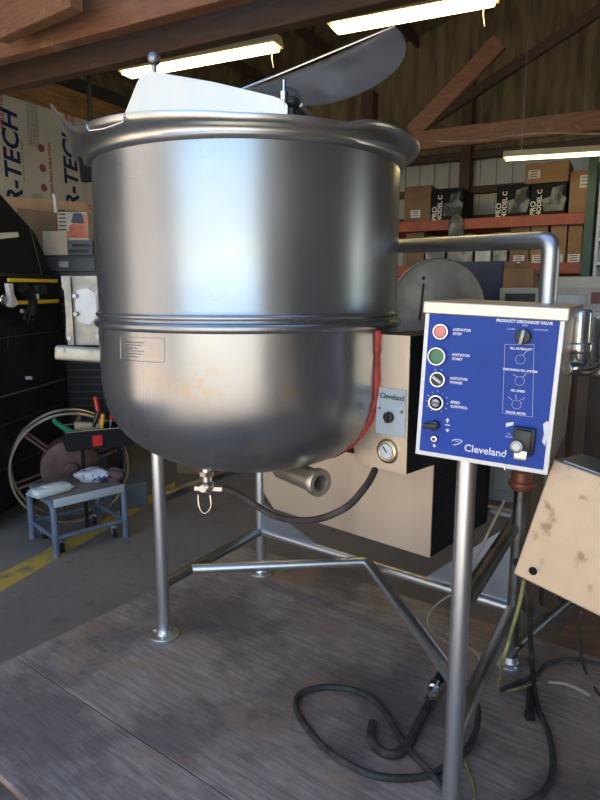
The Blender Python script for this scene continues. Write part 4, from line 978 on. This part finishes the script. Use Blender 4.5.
prism(bm, pt([(0, 196), (54, 200), (53, 212), (34, 210), (0, 206)]), .006, m); lab(obj('carton_flap', bm, CARD, t, smooth=False), 'left flap folded out')
bm = NB(); prism(bm, pt([(56, 200), (86, 203), (94, 214), (90, 232), (86, 212), (58, 210)]), .006, frame((0, 5.428, 0), (1, 0, 0), (0, 0, 1))); lab(obj('carton_flap', bm, CARD, t, smooth=False), 'right flap folded out')
bm = NB(); prism(bm, pt([(53, 193), (56, 196), (58, 212), (55, 213)]), .004, frame((0, 5.42, 0), (1, 0, 0), (0, 0, 1))); lab(obj('carton_edge', bm, WHITE, t, smooth=False), 'pale paper strip at the box corner')

# cable reel
rc = P(72, 484, 4.2); rc.z = ZF+.40; rn = Vector((.42, -1, 0)).normalized()
t = thing('cable_reel', 'large steel-rimmed reel standing behind the step stool', 'reel', (rc.x, rc.y, ZF))
RUST = M('rusty_drum', (.11, .055, .045), .55, .2, var=.3, scale=8)
mr_ = frame(rc, Vector((0, 0, 1)).cross(rn), (0, 0, 1))
for off in (.0, -.16):
    bm = NB(); ps = [mr_ @ Vector((math.cos(a*PI/30)*.39, math.sin(a*PI/30)*.39, off)) for a in range(60)]; tube(bm, ps, .011, 8, closed=True); w_ = obj('reel_rim', bm, M('rim_metal', (.42, .36, .28), .35, .9, var=.15), t)
    for k in range(6):
        bm = NB(); a = k*PI/3+.3; tube(bm, [mr_ @ Vector((math.cos(a)*.10, math.sin(a)*.10, off)), mr_ @ Vector((math.cos(a)*.385, math.sin(a)*.385, off))], .010, 6); obj('spoke', bm, RUST, w_)
bm = NB(); z_ = (mr_.to_3x3() @ Vector((0, 0, 1))); cyl(bm, rc-z_*.17, rc+z_*.012, .20, n=40, bev=.01); cyl(bm, rc+z_*.012, rc+z_*.05, .05, n=24, bev=.006); obj('drum', bm, RUST, t)

# black tool tray on a stand
zT0 = P(75, 446, 4.0).z; zT1 = P(75, 428, 4.0).z
t = thing('tool_tray', 'black open tool tray full of hand tools above the step stool', 'tray', P(80, 446, 4.0))
trO = P(66, 440, 3.85); trO.z = 0; trd = Vector((1, .48, 0)).normalized(); mtr = frame(trO, trd, (0, 0, 1))
TW = .42
bm = NB(); box(bm, (0, zT0, 0), (TW, zT1, .01), mtr); box(bm, (0, zT0, -.26), (TW, zT1, -.25), mtr); box(bm, (0, zT0, -.25), (.01, zT1, 0), mtr); box(bm, (TW-.01, zT0, -.25), (TW, zT1, 0), mtr); box(bm, (0, zT0, -.25), (TW, zT0+.01, 0), mtr)
obj('tray_box', bm, BLACKM, t, smooth=False)
bm = NB(); tube(bm, [mtr @ Vector(v) for v in ((0, zT1, .005), (TW, zT1, .005), (TW, zT1, -.255), (0, zT1, -.255))], .006, 6, closed=True); obj('tray_rim', bm, DSTEEL, t)
for xx in (.12, TW-.06):
    bm = NB(); box(bm, (xx-.012, ZF, -.245), (xx+.012, zT0, -.225), mtr); obj('tray_leg', bm, BLACKM, t, smooth=False)
bm = NB(); box(bm, (.16, zT0+.02, .0102), (.22, zT0+.09, .012), mtr); lab(obj('red_sticker', bm, REDP, t, smooth=False), 'square red sticker')
def tool(name, x, d, ln, tilt, mat1, mat2, label, r=.014):
    b0 = mtr @ Vector((x, zT0+.012, -d)); dr_ = Vector((math.sin(tilt), .1, math.cos(tilt))).normalized(); t = thing(name, label, 'tool', b0, 'hand tools in the black tray')
    bm = NB(); cyl(bm, b0, b0+dr_*ln*.5, .006, n=8); obj('shank', bm, mat2, t); bm = NB(); cyl(bm, b0+dr_*ln*.5, b0+dr_*ln, r, r*.8, n=12, bev=.004); obj('handle', bm, mat1, t)
tool('screwdriver', .22, .08, .20, .1, M('orange_handle', (.8, .35, .03), .4), DSTEEL, 'orange-handled screwdriver upright in the tray')
tool('pliers', .25, .13, .31, -.18, REDP, DSTEEL, 'red-handled tool leaning left, highest in the tray', .016)
tool('pliers', .28, .16, .28, .18, REDP, DSTEEL, 'red-handled tool leaning right in the tray', .014)
tool('file', .15, .16, .22, .35, BLACKP, DSTEEL, 'black-handled tool leaning right in the tray', .018)
bm = NB(); m = mtr @ Matrix.Translation((.05, zT0+.10, -.10)) @ Matrix.Rotation(-.35, 4, 'Z'); box(bm, (-.03, -.03, -.03), (.15, .0, .03), m, bev=.003)
tag(obj('wood_offcut', bm, M('pale_wood', (.52, .40, .24), .6, var=.12)), 'pale wooden offcut lying across the tray corner', 'offcut')
bm = NB(); m = mtr @ Matrix.Translation((.10, zT0+.12, -.17)) @ Matrix.Rotation(-.12, 4, 'Z'); box(bm, (-.03, -.02, -.03), (.13, .03, .03), m, bev=.003)
tag(obj('wood_offcut', bm, M('pale_wood2', (.50, .36, .22), .6, var=.12)), 'second pale wooden offcut behind the first in the tray', 'offcut')
bm = NB(); tube(bm, [mtr @ Vector(v) for v in ((.10, zT0+.08, -.05), (.02, zT0+.13, -.04), (-.05, zT0+.19, -.03), (-.06, zT0+.21, -.02))], lambda s: .022-.010*s, 8, smooth=4)
tag(obj('green_handle', bm, M('green_plastic', (.02, .22, .10), .4)), 'green plastic handle sticking out of the tray left end', 'handle')

# step stool
f0 = G(57, 557, ZF); f1 = G(126, 537, ZF); f2 = G(29, 531, ZF); 
sx = (f1-f0); sy = Vector((-sx.y, sx.x, 0)).normalized()*.40
if (f2-f0).dot(sy) < 0: sy = -sy
f2 = f0+sy; f3 = f1+sy; hS = P(57, 503, f0.y).z-.01
t = thing('step_stool', 'blue-grey tubular step stool on small casters with a worn wooden tread', 'stool', ((f0+f3)/2))
up = lambda p, z: Vector((p.x, p.y, z))
for (A_, B_) in ((f0, f2), (f1, f3)):
    bm = NB(); tube(bm, bent([up(A_, ZF+.002), up(A_, hS), up(B_, hS), up(B_, ZF+.002)], .07, 8), .021, 14); obj('leg', bm, STOOLM, t)
for (A_, B_, z) in ((f0, f1, .0), (f2, f3, .0), (f0, f2, .0), (f1, f3, .0), ):
    bm = NB(); cyl(bm, up(A_, z), up(B_, z), .015); obj('stretcher', bm, STOOLM, t)
ms = frame(up(f0, hS), sx, sy); LXs = sx.length; LYs = sy.length
bm = NB(); box(bm, (-.0, .0, .012), (LXs, LYs, .030), ms, bev=.004); obj('tread', bm, M('worn_tread', (.13, .115, .10), .55, scale=6, col2=(.22, .19, .16)), t)
bm = NB(); box(bm, (0, -.012, -.022), (LXs, .0, .031), ms, bev=.003); lab(obj('tread_edge', bm, PALE, t), 'pale aluminium nosing')
for (fx, fy) in ((.12, .12), (.88, .12), (.12, .88), (.88, .88)):
    q = f0+sx*fx+sy*fy; bm = NB(); c = up(q, ZF+.035); cyl(bm, c-Vector((.012, .004, 0)), c+Vector((.012, .004, 0)), .034, n=20, bev=.004); w_ = obj('caster', bm, RUBBER, t)
    bm = NB(); box(bm, (c.x-.018, c.y-.012, c.z), (c.x+.018, c.y+.012, c.z+.05)); cyl(bm, c+Vector((0, 0, .05)), up(c, .0), .006, n=8); obj('caster_fork', bm, DSTEEL, w_)
# wipes pack
zt_ = hS+.030
def onstool(px, py): return G(px, py, zt_)
q = onstool(51, 494); dx = (onstool(70, 490)-onstool(32, 500)).normalized(); m = frame(up(q, zt_), dx, Vector((-dx.y, dx.x, 0)))
t = thing('wipes_packet', 'white and green packet of wipes on the left of the stool tread', 'packet', q)
bm = NB(); box(bm, (-.12, -.055, 0.001), (.12, .055, .055), m, bev=.022, seg=4); box(bm, (-.135, -.05, .022), (.135, .05, .028), m); obj('pouch', bm, M('wipes_film', (.62, .68, .66), .3, scale=12, col2=(.30, .46, .42), thr=(.55, .64)), t)
bm = NB(); box(bm, (-.05, -.03, .054), (.05, .03, .060), m, bev=.006); lab(obj('flip_lid', bm, WHITE, t), 'white flip lid')
# crumpled bags
def blob(bm, c, s, seed, m=None, amp=.25):
    rnd = random.Random(seed); t = bmesh.new(); bmesh.ops.create_icosphere(t, subdivisions=4, radius=1)
    ks = [(Vector((rnd.uniform(-1, 1), rnd.uniform(-1, 1), rnd.uniform(-1, 1))).normalized(), rnd.uniform(3, 9), rnd.uniform(0, 6)) for _ in range(9)]
    for v in t.verts:
        f = 1+amp*sum(math.sin(k[0].dot(v.co)*k[1]+k[2]) for k in ks)/5; v.co = v.co*f
        v.co.z = max(v.co.z, -.7)
    bmesh.ops.scale(t, vec=s, verts=t.verts); bmesh.ops.translate(t, vec=Vector(c)+Vector((0, 0, s[2]*.7)), verts=t.verts); join(bm, t, m)
q = onstool(93, 481)
bm = NB(); blob(bm, up(q, zt_+.002), (.125, .06, .052), 3)
t = tag(obj('plastic_bag', bm, M('print_film', (.50, .50, .52), .28, scale=16, col2=(.05, .06, .20), thr=(.56, .60))), 'crumpled white plastic bag with navy print on the stool tread', 'bag')
q = onstool(112, 483)
bm = NB(); blob(bm, up(q, zt_+.002)+Vector((.0, .06, 0)), (.07, .045, .05), 8)
tag(obj('dark_cloth', bm, M('maroon_cloth', (.10, .05, .05), .7, var=.4, scale=14)), 'dark maroon cloth bundle beside the white bag on the stool', 'cloth')
# grey box on the floor behind
q = G(120, 505, ZF)
bm = NB(); box(bm, (0, 0, 0), (.33, .25, .20), frame(up(G(103, 512, ZF), ZF), (1, .35, 0), (-.35, 1, 0)), bev=.01)
t = tag(obj('grey_case', bm, M('slate_case', (.13, .15, .19), .45, var=.1)), 'slate grey case on the floor right of the stool', 'case')
bm = NB(); q = G(190, 474, ZF); box(bm, (q.x-.12, q.y, ZF), (q.x+.2, q.y+.3, ZF+.10), None, bev=.004)
tag(obj('cardboard_scrap_box', bm, CARD, smooth=False), 'low brown carton on the concrete beyond the left leg', 'box')
